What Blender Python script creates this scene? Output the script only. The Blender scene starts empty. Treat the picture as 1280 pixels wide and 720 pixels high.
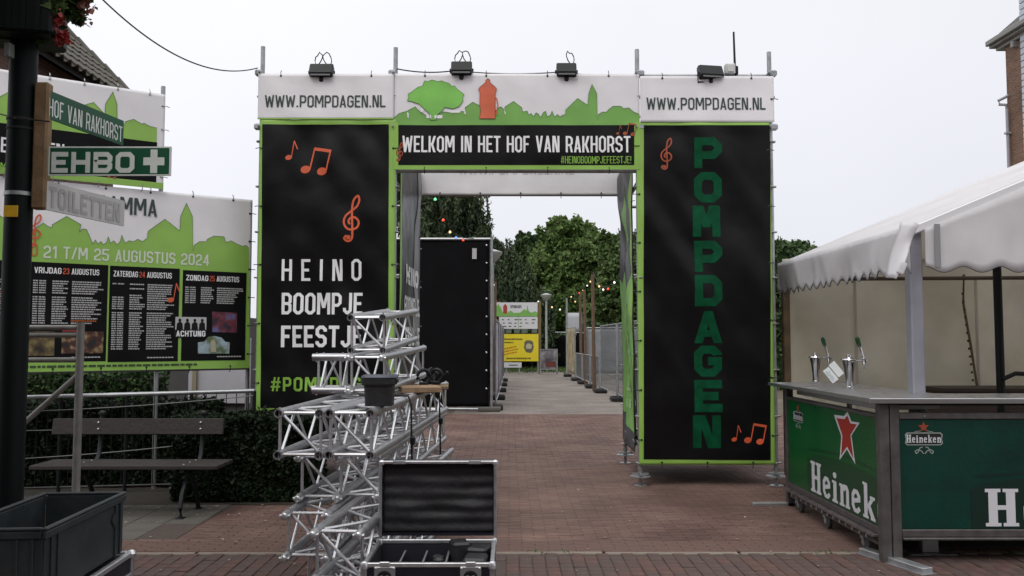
import bpy, bmesh, math, random
import numpy as np
from mathutils import Vector, Matrix, noise
from mathutils.geometry import tessellate_polygon
random.seed(7); np.random.seed(7)
sc = bpy.context.scene
C = sc.collection
R = math.radians

# ---------------------------------------------------------------- camera
F, H0 = 1100.0, 1.56
cam_d = bpy.data.cameras.new('camera'); cam = bpy.data.objects.new('camera', cam_d); C.objects.link(cam)
cam.location = (0, 0, H0)
PITCH, YAW = math.atan(66 / F), math.atan(4 / F)
cam.rotation_euler = (math.pi / 2 + PITCH, 0, YAW * 1.0)
cam_d.sensor_width = 36; cam_d.lens = 36 * F / 1280; cam_d.clip_end = 2000; cam_d.clip_start = .05
cam.rotation_euler[2] = -YAW
sc.camera = cam
CM = cam.rotation_euler.to_matrix()
def at(px, py, Y):
    """world point seen at photo pixel (px,py) at distance Y in front"""
    d = CM @ Vector(((px - 640) / F, -(py - 360) / F, -1))
    return Vector((0, 0, H0)) + d * (Y / d.y)
def gnd(px, py, z=0):
    d = CM @ Vector(((px - 640) / F, -(py - 360) / F, -1))
    return Vector((0, 0, H0)) + d * ((z - H0) / d.z)

# ---------------------------------------------------------------- world, sun, exposure
SUN_EL, SUN_AZ = 50, 200
w = bpy.data.worlds.new('World'); sc.world = w; w.use_nodes = True
nt = w.node_tree; nt.nodes.clear()
out = nt.nodes.new('ShaderNodeOutputWorld'); bg = nt.nodes.new('ShaderNodeBackground')
sky = nt.nodes.new('ShaderNodeTexSky'); sky.sky_type = 'NISHITA'; sky.sun_disc = False
sky.sun_elevation = R(SUN_EL); sky.sun_rotation = R(SUN_AZ)
tc = nt.nodes.new('ShaderNodeTexCoord'); sep = nt.nodes.new('ShaderNodeSeparateXYZ')
ramp = nt.nodes.new('ShaderNodeValToRGB')
ramp.color_ramp.elements[0].position = 0.0; ramp.color_ramp.elements[0].color = (.80, .80, .865, 1)
ramp.color_ramp.elements[1].position = 1.0; ramp.color_ramp.elements[1].color = (1.0, 1.0, 1.0, 1)
e = ramp.color_ramp.elements.new(.30); e.color = (.90, .90, .945, 1)
nz = nt.nodes.new('ShaderNodeTexNoise'); nz.inputs['Scale'].default_value = 1.6; nz.inputs['Detail'].default_value = 4
mr = nt.nodes.new('ShaderNodeMapRange'); mr.inputs['From Min'].default_value = .3; mr.inputs['From Max'].default_value = .7
mr.inputs['To Min'].default_value = .93; mr.inputs['To Max'].default_value = 1.07
nz.inputs['Scale'].default_value = 1.1; sc1 = nt.nodes.new('ShaderNodeVectorMath'); sc1.operation = 'SCALE'
k1 = nt.nodes.new('ShaderNodeVectorMath'); k1.operation = 'SCALE'; k1.inputs['Scale'].default_value = 10.0
mix = nt.nodes.new('ShaderNodeMixRGB'); mix.inputs['Fac'].default_value = .93
L = nt.links.new
L(tc.outputs['Generated'], sep.inputs[0]); L(sep.outputs['Z'], ramp.inputs['Fac']); L(tc.outputs['Generated'], nz.inputs['Vector'])
zr = nt.nodes.new('ShaderNodeMapRange'); zr.inputs['From Min'].default_value = .36; zr.inputs['From Max'].default_value = 1.0
zr.inputs['To Min'].default_value = 1.0; zr.inputs['To Max'].default_value = 1.9
mm = nt.nodes.new('ShaderNodeMath'); mm.operation = 'MULTIPLY'
xr_ = nt.nodes.new('ShaderNodeMapRange'); xr_.inputs['From Min'].default_value = -.5; xr_.inputs['From Max'].default_value = .5
xr_.inputs['To Min'].default_value = 1.05; xr_.inputs['To Max'].default_value = .88
m2 = nt.nodes.new('ShaderNodeMath'); m2.operation = 'MULTIPLY'; L(sep.outputs['X'], xr_.inputs['Value']); L(xr_.outputs[0], m2.inputs[1]); L(zr.outputs[0], m2.inputs[0])
L(sep.outputs['Z'], zr.inputs['Value']); L(m2.outputs[0], mm.inputs[0]); L(mr.outputs[0], mm.inputs[1])
L(nz.outputs['Fac'], mr.inputs['Value']); L(ramp.outputs['Color'], sc1.inputs[0]); L(mm.outputs[0], sc1.inputs['Scale'])
L(sc1.outputs[0], k1.inputs[0]); L(sky.outputs['Color'], mix.inputs['Color1']); L(k1.outputs[0], mix.inputs['Color2'])
L(mix.outputs[0], bg.inputs['Color']); bg.inputs['Strength'].default_value = .1; L(bg.outputs[0], out.inputs[0])
sd = bpy.data.lights.new('sun', 'SUN'); sd.energy = .85; sd.angle = R(25); sd.color = (1, .96, .9)
so = bpy.data.objects.new('sun', sd); C.objects.link(so)
so.rotation_euler = (R(90 - SUN_EL), 0, R(180 - SUN_AZ)); so.location = (0, 0, 30)
sc.view_settings.view_transform = 'Standard'; sc.view_settings.look = 'None'
sc.view_settings.exposure = .13; sc.view_settings.gamma = 1; sc.view_settings.use_curve_mapping = False

# ---------------------------------------------------------------- materials
MATS = {}
def mat(name, col, rough=.6, metal=0.0, var=.0, vscale=6, bump=0.0, bscale=40, spec=.5, emit=0, island=0.0, col2=None, c2scale=2.0, trans=0, alpha=1, crease=0, crs=1.6):
    if name in MATS: return MATS[name]
    m = bpy.data.materials.new(name); m.use_nodes = True; MATS[name] = m
    n = m.node_tree; b = n.nodes['Principled BSDF']; l = n.links.new
    b.inputs['Roughness'].default_value = rough; b.inputs['Metallic'].default_value = metal
    b.inputs['Specular IOR Level'].default_value = spec
    if emit:
        b.inputs['Emission Color'].default_value = (*col, 1); b.inputs['Emission Strength'].default_value = emit
    tcn = n.nodes.new('ShaderNodeTexCoord')
    rgb = n.nodes.new('ShaderNodeRGB'); rgb.outputs[0].default_value = (*col, 1); cur = rgb.outputs[0]
    if col2:
        q = n.nodes.new('ShaderNodeTexNoise'); q.inputs['Scale'].default_value = c2scale; q.inputs['Detail'].default_value = 6
        q.inputs['Roughness'].default_value = .65
        l(tcn.outputs['Object'], q.inputs['Vector'])
        rr = n.nodes.new('ShaderNodeMapRange'); rr.inputs['From Min'].default_value = .4; rr.inputs['From Max'].default_value = .62
        l(q.outputs['Fac'], rr.inputs['Value'])
        mx = n.nodes.new('ShaderNodeMixRGB'); l(rr.outputs[0], mx.inputs['Fac']); l(cur, mx.inputs['Color1']); mx.inputs['Color2'].default_value = (*col2, 1)
        cur = mx.outputs[0]
    if var:
        q = n.nodes.new('ShaderNodeTexNoise'); q.inputs['Scale'].default_value = vscale; q.inputs['Detail'].default_value = 5
        l(tcn.outputs['Object'], q.inputs['Vector'])
        rr = n.nodes.new('ShaderNodeMapRange'); rr.inputs['From Min'].default_value = .25; rr.inputs['From Max'].default_value = .75
        rr.inputs['To Min'].default_value = 1 - var; rr.inputs['To Max'].default_value = 1 + var
        l(q.outputs['Fac'], rr.inputs['Value'])
        vm = n.nodes.new('ShaderNodeVectorMath'); vm.operation = 'SCALE'; l(cur, vm.inputs[0]); l(rr.outputs[0], vm.inputs['Scale']); cur = vm.outputs[0]
        r2 = n.nodes.new('ShaderNodeMapRange'); r2.inputs['To Min'].default_value = max(.03, rough - .12); r2.inputs['To Max'].default_value = min(1, rough + .12)
        l(q.outputs['Fac'], r2.inputs['Value']); l(r2.outputs[0], b.inputs['Roughness'])
    if island:
        g = n.nodes.new('ShaderNodeNewGeometry'); rr = n.nodes.new('ShaderNodeMapRange')
        rr.inputs['To Min'].default_value = 1 - island; rr.inputs['To Max'].default_value = 1 + island
        l(g.outputs['Random Per Island'], rr.inputs['Value'])
        vm = n.nodes.new('ShaderNodeVectorMath'); vm.operation = 'SCALE'; l(cur, vm.inputs[0]); l(rr.outputs[0], vm.inputs['Scale']); cur = vm.outputs[0]
    l(cur, b.inputs['Base Color'])
    if bump:
        q = n.nodes.new('ShaderNodeTexNoise'); q.inputs['Scale'].default_value = bscale; q.inputs['Detail'].default_value = 5
        l(tcn.outputs['Object'], q.inputs['Vector'])
        bp = n.nodes.new('ShaderNodeBump'); bp.inputs['Strength'].default_value = bump; bp.inputs['Distance'].default_value = .02
        l(q.outputs['Fac'], bp.inputs['Height']); l(bp.outputs[0], b.inputs['Normal'])
    if crease:
        q = n.nodes.new('ShaderNodeTexNoise'); q.noise_type = 'RIDGED_MULTIFRACTAL'; q.inputs['Scale'].default_value = crs; q.inputs['Detail'].default_value = 3
        q.inputs['Distortion'].default_value = .5
        l(tcn.outputs['Object'], q.inputs['Vector'])
        bp2 = n.nodes.new('ShaderNodeBump'); bp2.inputs['Strength'].default_value = crease; bp2.inputs['Distance'].default_value = .02
        l(q.outputs['Fac'], bp2.inputs['Height'])
        if bump: l(bp.outputs[0], bp2.inputs['Normal'])
        l(bp2.outputs[0], b.inputs['Normal'])
    if trans:
        ts = n.nodes.new('ShaderNodeBsdfTranslucent'); l(cur, ts.inputs['Color'])
        ms = n.nodes.new('ShaderNodeMixShader'); ms.inputs[0].default_value = trans
        l(b.outputs[0], ms.inputs[1]); l(ts.outputs[0], ms.inputs[2]); l(ms.outputs[0], n.nodes['Material Output'].inputs['Surface'])
    if alpha < 1: b.inputs['Alpha'].default_value = alpha
    return m

def brick_mat(name, c1, c2, mortar, bw, bh, rot=0, msize=.004, patch=None, patch_amt=.5, off=.5, wall=False):
    m = bpy.data.materials.new(name); m.use_nodes = True; MATS[name] = m
    n = m.node_tree; b = n.nodes['Principled BSDF']; l = n.links.new
    tcn = n.nodes.new('ShaderNodeTexCoord'); mp = n.nodes.new('ShaderNodeMapping'); mp.inputs['Rotation'].default_value = (0, 0, rot)
    dn = n.nodes.new('ShaderNodeTexNoise'); dn.inputs['Scale'].default_value = 1.3
    da = n.nodes.new('ShaderNodeVectorMath'); da.operation = 'MULTIPLY_ADD'; da.inputs[1].default_value = (.03, .03, .03)
    l(tcn.outputs['Object'], dn.inputs['Vector']); l(dn.outputs['Color'], da.inputs[0]); l(tcn.outputs['Object'], da.inputs[2])
    l(da.outputs[0], mp.inputs[0])
    bk = n.nodes.new('ShaderNodeTexBrick')
    if wall:
        s1 = n.nodes.new('ShaderNodeSeparateXYZ'); a1 = n.nodes.new('ShaderNodeMath'); c1_ = n.nodes.new('ShaderNodeCombineXYZ')
        l(tcn.outputs['Object'], s1.inputs[0]); l(s1.outputs['X'], a1.inputs[0]); l(s1.outputs['Y'], a1.inputs[1]); l(a1.outputs[0], c1_.inputs['X']); l(s1.outputs['Z'], c1_.inputs['Y'])
        l(c1_.outputs[0], bk.inputs['Vector'])
    else: l(mp.outputs[0], bk.inputs['Vector'])
    bk.offset = off
    bk.inputs['Scale'].default_value = 1; bk.inputs['Brick Width'].default_value = bw; bk.inputs['Row Height'].default_value = bh
    bk.inputs['Mortar Size'].default_value = msize; bk.inputs['Mortar Smooth'].default_value = .3; bk.inputs['Bias'].default_value = -.1
    bk.inputs['Color1'].default_value = (*c1, 1); bk.inputs['Color2'].default_value = (*c2, 1); bk.inputs['Mortar'].default_value = (*mortar, 1)
    cur = bk.outputs['Color']
    for sc_, lo, hi in ((.9, .72, 1.22), (14, .85, 1.15)):
        q = n.nodes.new('ShaderNodeTexNoise'); q.inputs['Scale'].default_value = sc_; q.inputs['Detail'].default_value = 6
        l(tcn.outputs['Object'], q.inputs['Vector'])
        rr = n.nodes.new('ShaderNodeMapRange'); rr.inputs['From Min'].default_value = .3; rr.inputs['From Max'].default_value = .7
        rr.inputs['To Min'].default_value = lo; rr.inputs['To Max'].default_value = hi; l(q.outputs['Fac'], rr.inputs['Value'])
        vm = n.nodes.new('ShaderNodeVectorMath'); vm.operation = 'SCALE'; l(cur, vm.inputs[0]); l(rr.outputs[0], vm.inputs['Scale']); cur = vm.outputs[0]
    if patch:
        q = n.nodes.new('ShaderNodeTexNoise'); q.inputs['Scale'].default_value = .9; q.inputs['Detail'].default_value = 9; q.inputs['Roughness'].default_value = .7
        q.inputs['Distortion'].default_value = .6
        l(tcn.outputs['Object'], q.inputs['Vector'])
        rr = n.nodes.new('ShaderNodeMapRange'); rr.inputs['From Min'].default_value = .52; rr.inputs['From Max'].default_value = .72; rr.inputs['To Max'].default_value = patch_amt
        l(q.outputs['Fac'], rr.inputs['Value'])
        mx = n.nodes.new('ShaderNodeMixRGB'); l(rr.outputs[0], mx.inputs['Fac']); l(cur, mx.inputs['Color1']); mx.inputs['Color2'].default_value = (*patch, 1); cur = mx.outputs[0]
    l(cur, b.inputs['Base Color']); b.inputs['Roughness'].default_value = .8; b.inputs['Specular IOR Level'].default_value = .3
    bp = n.nodes.new('ShaderNodeBump'); bp.inputs['Strength'].default_value = .5; bp.inputs['Distance'].default_value = .006; bp.invert = True
    l(bk.outputs['Fac'], bp.inputs['Height']); l(bp.outputs[0], b.inputs['Normal'])
    return m

galv = mat('galvanised_steel', (.36, .37, .38), .45, .75, .22, 9, .1, 60)
alu = mat('aluminium_truss', (.40, .40, .42), .40, .85, .16, 14, .06, 90)
alu_b = mat('bright_aluminium', (.62, .62, .64), .33, .85, .1, 30)
steel_dk = mat('dark_bar_steel', (.13, .12, .12), .42, .6, .3, 10, .1, 50)
white_v = mat('white_vinyl', (.84, .82, .84), .42, 0, .06, 2.5, .2, 4, trans=.12, crease=.5, crs=1.2)
white_in = mat('white_print', (.80, .80, .81), .5, 0, .05, 8)
black_v = mat('black_vinyl_print', (.0045, .0045, .005), .36, 0, .2, 3, .15, 5, spec=.24, crease=.55)
black_q = mat('black_panel_print', (.005, .005, .006), .6, 0, .2, 3, .2, 5, spec=.12)
green_v = mat('lime_green_print', (.26, .47, .085), .5, 0, .08, 4)
green_s = mat('skyline_green_print', (.18, .40, .085), .5, 0, .15, 2.5)
green_d = mat('dark_green_print', (.005, .13, .055), .5, 0, .35, 6)
green_o = mat('outline_dark_green', (.05, .14, .04), .6)
orange_v = mat('orange_red_print', (.62, .10, .035), .5, 0, .2, 5)
orange_d = mat('dull_orange_print', (.34, .07, .03), .5, 0, .3, 8)
grey_txt = mat('dark_grey_lettering', (.03, .05, .045), .5)
black_m = mat('black_painted_metal', (.006, .007, .008), .45, 0, .2, 12, spec=.3)
black_p = mat('black_plastic', (.015, .015, .017), .5, 0, .2, 20, .1, 60)
black_foam = mat('black_foam', (.010, .010, .012), .75, 0, .5, 5, .4, 14, spec=.25)
rubber = mat('black_rubber', (.012, .012, .012), .8)
wood_old = mat('weathered_wood', (.15, .10, .055), .75, 0, .35, 7, .3, 30)
wood_lt = mat('light_brown_plank', (.25, .16, .09), .75, 0, .3, 9, .3, 30)
wood_bench = mat('dark_bench_board', (.022, .017, .015), .7, 0, .35, 9, .3, 30)

# ---------------------------------------------------------------- mesh building helpers
class MB:
    def __init__(s): s.v = []; s.f = []
    def add(s, vs, fs):
        o = len(s.v); s.v += [tuple(v) for v in vs]; s.f += [tuple(i + o for i in f) for f in fs]; return s
    def box(s, c, d, rot=None, bev=0):
        x, y, z = d[0] / 2, d[1] / 2, d[2] / 2
        if bev:
            b = min(bev, x * .9, y * .9, z * .9); vs = []
            for sx in (-1, 1):
                for sy in (-1, 1):
                    for sz in (-1, 1):
                        vs += [(sx * x, sy * (y - b), sz * (z - b)), (sx * (x - b), sy * y, sz * (z - b)), (sx * (x - b), sy * (y - b), sz * z)]
            bm = bmesh.new()
            for q in vs: bm.verts.new(q)
            bmesh.ops.convex_hull(bm, input=bm.verts); bm.verts.index_update()
            V = [v.co.copy() for v in bm.verts]; Fs = [[v.index for v in f.verts] for f in bm.faces]; bm.free()
        else:
            V = [Vector((a * x, b_ * y, c_ * z)) for a in (-1, 1) for b_ in (-1, 1) for c_ in (-1, 1)]
            Fs = [(0, 1, 3, 2), (4, 6, 7, 5), (0, 4, 5, 1), (2, 3, 7, 6), (0, 2, 6, 4), (1, 5, 7, 3)]
        if rot is not None: V = [rot @ v for v in V]
        return s.add([Vector(c) + v for v in V], Fs)
    def bx(s, x0, x1, y0, y1, z0, z1, bev=0):
        return s.box(((x0 + x1) / 2, (y0 + y1) / 2, (z0 + z1) / 2), (abs(x1 - x0), abs(y1 - y0), abs(z1 - z0)), None, bev)
    def tube(s, p0, p1, r, n=10, r1=None, cap=True):
        p0, p1 = Vector(p0), Vector(p1); r1 = r if r1 is None else r1
        q = (p1 - p0).to_track_quat('Z', 'Y').to_matrix()
        vs = []
        for p, rr in ((p0, r), (p1, r1)):
            for i in range(n):
                a = 2 * math.pi * i / n; vs.append(p + q @ Vector((math.cos(a) * rr, math.sin(a) * rr, 0)))
        fs = [(i, (i + 1) % n, n + (i + 1) % n, n + i) for i in range(n)]
        if cap: fs += [tuple(range(n))[::-1], tuple(range(n, 2 * n))]
        return s.add(vs, fs)
    def path(s, pts, r, n=8, taper=None):
        pts = [Vector(p) for p in pts]; vs = []; N = len(pts)
        up = Vector((0, 0, 1))
        for i, p in enumerate(pts):
            t = (pts[min(i + 1, N - 1)] - pts[max(i - 1, 0)]).normalized()
            a = t.cross(up)
            if a.length < .05: a = t.cross(Vector((0, 1, 0)))
            a.normalize(); b = a.cross(t)
            rr = r if taper is None else r * taper[i] if not callable(taper) else r * taper(i / (N - 1))
            for k in range(n):
                g = 2 * math.pi * k / n; vs.append(p + a * math.cos(g) * rr + b * math.sin(g) * rr)
        fs = [(i * n + k, i * n + (k + 1) % n, (i + 1) * n + (k + 1) % n, (i + 1) * n + k) for i in range(N - 1) for k in range(n)]
        fs += [tuple(range(n))[::-1], tuple(range((N - 1) * n, N * n))]
        return s.add(vs, fs)
    def lathe(s, c, prof, n=20, axis=None):
        c = Vector(c); q = Matrix.Identity(3) if axis is None else Vector(axis).to_track_quat('Z', 'Y').to_matrix()
        vs = [c + q @ Vector((math.cos(2 * math.pi * k / n) * r, math.sin(2 * math.pi * k / n) * r, z)) for r, z in prof for k in range(n)]
        m = len(prof)
        fs = [(i * n + k, i * n + (k + 1) % n, (i + 1) * n + (k + 1) % n, (i + 1) * n + k) for i in range(m - 1) for k in range(n)]
        fs += [tuple(range(n))[::-1], tuple(range((m - 1) * n, m * n))]
        return s.add(vs, fs)
    def prism(s, poly, thick, fn):
        """poly 2D, fn(u,v,w)->3D ; extruded w from 0 to thick"""
        n = len(poly); vs = [fn(u, v, 0) for u, v in poly] + [fn(u, v, thick) for u, v in poly]
        fs = [tuple(range(n))[::-1], tuple(range(n, 2 * n))] + [(i, (i + 1) % n, n + (i + 1) % n, n + i) for i in range(n)]
        return s.add(vs, fs)
    def build(s, name, m=None, parent=None, smooth=False, loc=None):
        off = Vector((0, 0, 0))
        if loc is not None: off = Vector(loc)
        elif parent is not None: off = origin(parent)
        me = bpy.data.meshes.new(name)
        me.from_pydata([(v[0] - off.x, v[1] - off.y, v[2] - off.z) for v in s.v], [], s.f)
        me.validate(); 
        bm = bmesh.new(); bm.from_mesh(me); bmesh.ops.recalc_face_normals(bm, faces=bm.faces); bm.to_mesh(me); bm.free()
        if smooth:
            me.polygons.foreach_set('use_smooth', [True] * len(me.polygons))
            try: me.set_sharp_from_angle(angle=R(38))
            except Exception: pass
        if m: me.materials.append(m)
        o = bpy.data.objects.new(name, me); C.objects.link(o)
        if parent is not None: o.parent = parent
        if loc is not None: o.location = off
        return o
ORG = {}
def origin(o):
    while o.parent is not None: o = o.parent
    return Vector(o.location)
def tag(o, label=None, cat=None, group=None, kind=None):
    if label: o['label'] = label
    if cat: o['category'] = cat
    if group: o['group'] = group
    if kind: o['kind'] = kind
    return o
def thing(name, label, cat, loc=(0, 0, 0), group=None, rz=0):
    o = bpy.data.objects.new(name, None); C.objects.link(o); o.location = loc; o.rotation_euler = (0, 0, rz)
    o.empty_display_size = .1
    return tag(o, label, cat, group)
def kids(o): return [x for x in bpy.data.objects if x.parent == o]
def copy_tree(o, parent=None, cache=None):
    if cache is None:
        cache = {}
        for x in bpy.data.objects:
            if x.parent is not None: cache.setdefault(x.parent.name, []).append(x)
    c = o.copy(); C.objects.link(c); c.parent = parent
    for ch in cache.get(o.name, []): copy_tree(ch, c, cache)
    return c
def inst(name, me, parent, M):
    o = bpy.data.objects.new(name, me); C.objects.link(o); o.parent = parent; o.matrix_local = M; return o

# ---------------------------------------------------------------- stroke lettering
def mstroke(pts, t, closed=False):
    P = [Vector(p) for p in pts]; n = len(P); out = []
    h = t / 2; Ls, Rs = [], []
    for i in range(n):
        if closed: a, b = P[i - 1], P[(i + 1) % n]
        else: a, b = (P[i - 1] if i else None), (P[i + 1] if i < n - 1 else None)
        d0 = (P[i] - a).normalized() if a is not None else None
        d1 = (b - P[i]).normalized() if b is not None else None
        if d0 is None: d0 = d1
        if d1 is None: d1 = d0
        nn = Vector((-(d0 + d1).y, (d0 + d1).x)); nn.normalize()
        k = h / max(.35, nn.dot(Vector((-d0.y, d0.x))))
        Ls.append(P[i] + nn * k); Rs.append(P[i] - nn * k)
    for i in range(n if closed else n - 1):
        j = (i + 1) % n; out.append([Ls[i], Rs[i], Rs[j], Ls[j]])
    return [[(p.x, p.y) for p in q] for q in out]
WID = {'I': .36, '.': .36, ' ': .55, '!': .36, 'M': 1.32, 'W': 1.45, '1': .62, '/': .8, ',': .36, '#': 1.15, 'J': .88, 'L': .86, 'E': .88, 'F': .86, 'T': .95}
def glyph(ch, w, t):
    l, r, b, T, M = t / 2, w - t / 2, t / 2, 1 - t / 2, .5
    c = min(max(.11, t * .6), w * .28); S = mstroke
    def rect(x0, y0, x1, y1): return [[(x0, y0), (x1, y0), (x1, y1), (x0, y1)]]
    def para(x0, y0, x1, y1, tw): return [[(x0, y0), (x0 + tw, y0), (x1 + tw, y1), (x1, y1)]]
    if ch == 'A': return para(0, 0, (w - t) / 2, 1, t) + para(w - t, 0, (w - t) / 2, 1, t) + rect(.24 * w, .2, .76 * w, .2 + t * .8)
    if ch == 'B': return S([(l, M), (l, T), (r - c, T), (r, T - c), (r, M + c * .8), (r - c * .6, M)], t, True) + S([(l, b), (l, M), (r - c * .6, M), (r, M - c * .8), (r, b + c), (r - c, b)], t, True)
    if ch == 'C': return S([(r, .68), (r, T - c), (r - c, T), (l + c, T), (l, T - c), (l, b + c), (l + c, b), (r - c, b), (r, b + c), (r, .32)], t)
    if ch == 'D': return S([(l, b), (l, T), (r - c, T), (r, T - c), (r, b + c), (r - c, b)], t, True)
    if ch == 'E': return S([(w, T), (l, T), (l, b), (w, b)], t) + rect(t, M - t / 2, w * .86, M + t / 2)
    if ch == 'F': return S([(w, T), (l, T), (l, 0)], t) + rect(t, M - t / 2, w * .86, M + t / 2)
    if ch == 'G': return S([(r, .70), (r, T - c), (r - c, T), (l + c, T), (l, T - c), (l, b + c), (l + c, b), (r - c, b), (r, b + c), (r, .5), (w * .5, .5)], t)
    if ch == 'H': return rect(0, 0, t, 1) + rect(w - t, 0, w, 1) + rect(t, M - t / 2, w - t, M + t / 2)
    if ch == 'I': return rect((w - t) / 2, 0, (w + t) / 2, 1)
    if ch == 'J': return S([(r, 1), (r, b + c), (r - c, b), (l + c, b), (l, b + c), (l, .3)], t)
    if ch == 'K': return rect(0, 0, t, 1) + para(t, .42, w - t * 1.05, 1, t * 1.15) + para(w - t * 1.1, 0, t * .9, .55, t * 1.1)
    if ch == 'L': return S([(l, 1), (l, b), (w, b)], t)
    if ch == 'M': return rect(0, 0, t, 1) + rect(w - t, 0, w, 1) + para((w - t) / 2, .3, t * .35, 1, t) + para((w - t) / 2, .3, w - t * 1.35, 1, t)
    if ch == 'N': return rect(0, 0, t, 1) + rect(w - t, 0, w, 1) + para(w - t * 1.5, 0, t * .5, 1, t)
    if ch in 'O0': return S([(l + c, b), (l, b + c), (l, T - c), (l + c, T), (r - c, T), (r, T - c), (r, b + c), (r - c, b)], t, True)
    if ch == 'P': return S([(l, .42), (l, T), (r - c, T), (r, T - c), (r, .42 + c), (r - c, .42)], t, True) + rect(0, 0, t, .42)
    if ch == 'R': return S([(l, .44), (l, T), (r - c, T), (r, T - c), (r, .44 + c), (r - c, .44)], t, True) + rect(0, 0, t, .44) + para(w - t, 0, w - t * 1.7, .44, t)
    if ch == 'S': return S([(r, .72), (r, T - c), (r - c, T), (l + c, T), (l, T - c), (l, M + c), (l + c, M), (r - c, M), (r, M - c), (r, b + c), (r - c, b), (l + c, b), (l, b + c), (l, .28)], t)
    if ch == 'T': return rect(0, 1 - t, w, 1) + rect((w - t) / 2, 0, (w + t) / 2, 1 - t)
    if ch == 'U': return S([(l, 1), (l, b + c), (l + c, b), (r - c, b), (r, b + c), (r, 1)], t)
    if ch == 'V': return para((w - t) / 2, 0, 0, 1, t) + para((w - t) / 2, 0, w - t, 1, t)
    if ch == 'W':
        q = w * .25; return para(q - t * .4, 0, 0, 1, t) + para(q - t * .4, 0, (w - t) / 2, .9, t) + para(w - q - t * .6, 0, (w - t) / 2, .9, t) + para(w - q - t * .6, 0, w - t, 1, t)
    if ch == 'Z': return rect(0, 1 - t, w, 1) + rect(0, 0, w, t) + para(0, t, w - t * 1.1, 1 - t, t * 1.1)
    if ch == '1': return rect(w - t, 0, w, 1) + para(.0, .72, w - t * 1.3, 1, t)
    if ch == '2': return S([(l, .7), (l, T - c), (l + c, T), (r - c, T), (r, T - c), (r, .56), (l, .28), (l, b), (w, b)], t)
    if ch == '3': return S([(l, .75), (l, T - c), (l + c, T), (r - c, T), (r, T - c), (r, M + c), (r - c, M), (r, M - c), (r, b + c), (r - c, b), (l + c, b), (l, b + c), (l, .25)], t)
    if ch == '4': return rect(w - t * 1.5, 0, w - t * .5, 1) + rect(0, .22, w, .22 + t) + para(0, .22, w - t * 1.7, 1, t)
    if ch == '5': return S([(w, T), (l, T), (l, .56), (r - c, .56), (r, .56 - c), (r, b + c), (r - c, b), (l + c, b), (l, b + c), (l, .28)], t)
    if ch in '.,': return rect((w - t) / 2, 0, (w + t) / 2, t * 1.1)
    if ch == '!': return rect((w - t) / 2, 0, (w + t) / 2, t * 1.1) + rect((w - t) / 2, .32, (w + t) / 2, 1)
    if ch == '/': return para(0, 0, w - t, 1, t)
    if ch == '#': return para(w * .12, 0, w * .3, 1, t * .8) + para(w * .52, 0, w * .7, 1, t * .8) + rect(0, .25, w * .95, .25 + t * .75) + rect(w * .05, .58, w, .58 + t * .75)
    return []
def text(s, x, y, h, width, t=.26, wr=None, gap=.17):
    """polygons of the string, baseline-left at x,y, cap height h, total width"""
    tot = sum(WID.get(c, 1) for c in s) + gap * (len(s) - 1)
    u = width / tot; out = []; cx = x
    for c in s:
        wu = WID.get(c, 1) * u
        tt = t * u / h if t > .02 else t
        for p in glyph(c, wu / h, tt): out.append([(cx + a * h, y + b * h) for a, b in p])
        cx += wu + gap * u
    return out
def circ(x, y, rx, ry=None, n=16, rot=0):
    ry = rx if ry is None else ry
    return [(x + math.cos(2 * math.pi * i / n) * rx * math.cos(rot) - math.sin(2 * math.pi * i / n) * ry * math.sin(rot),
             y + math.cos(2 * math.pi * i / n) * rx * math.sin(rot) + math.sin(2 * math.pi * i / n) * ry * math.cos(rot)) for i in range(n)]
def rc(x0, y0, x1, y1): return [(x0, y0), (x1, y0), (x1, y1), (x0, y1)]
def single_note(x, y, s):
    return [circ(x, y, .3 * s, .22 * s, 14, .3)] + [[(x + .2 * s, y), (x + .29 * s, y + .02), (x + .5 * s, y + 1.5 * s), (x + .41 * s, y + 1.5 * s)]] + \
        mstroke([(x + .45 * s, y + 1.5 * s), (x + .6 * s, y + 1.1 * s), (x + .75 * s, y + .75 * s)], .1 * s)
def double_note(x, y, s):
    o = [circ(x, y, .32 * s, .25 * s, 14, .2), circ(x + 1.05 * s, y - .12 * s, .32 * s, .25 * s, 14, .2)]
    o += [[(x + .22 * s, y), (x + .32 * s, y), (x + .62 * s, y + 1.4 * s), (x + .52 * s, y + 1.4 * s)], [(x + 1.27 * s, y - .1 * s), (x + 1.37 * s, y - .1 * s), (x + 1.67 * s, y + 1.25 * s), (x + 1.57 * s, y + 1.25 * s)],
          [(x + .5 * s, y + 1.25 * s), (x + 1.6 * s, y + 1.08 * s), (x + 1.68 * s, y + 1.27 * s), (x + .56 * s, y + 1.45 * s)]]
    return o
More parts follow.
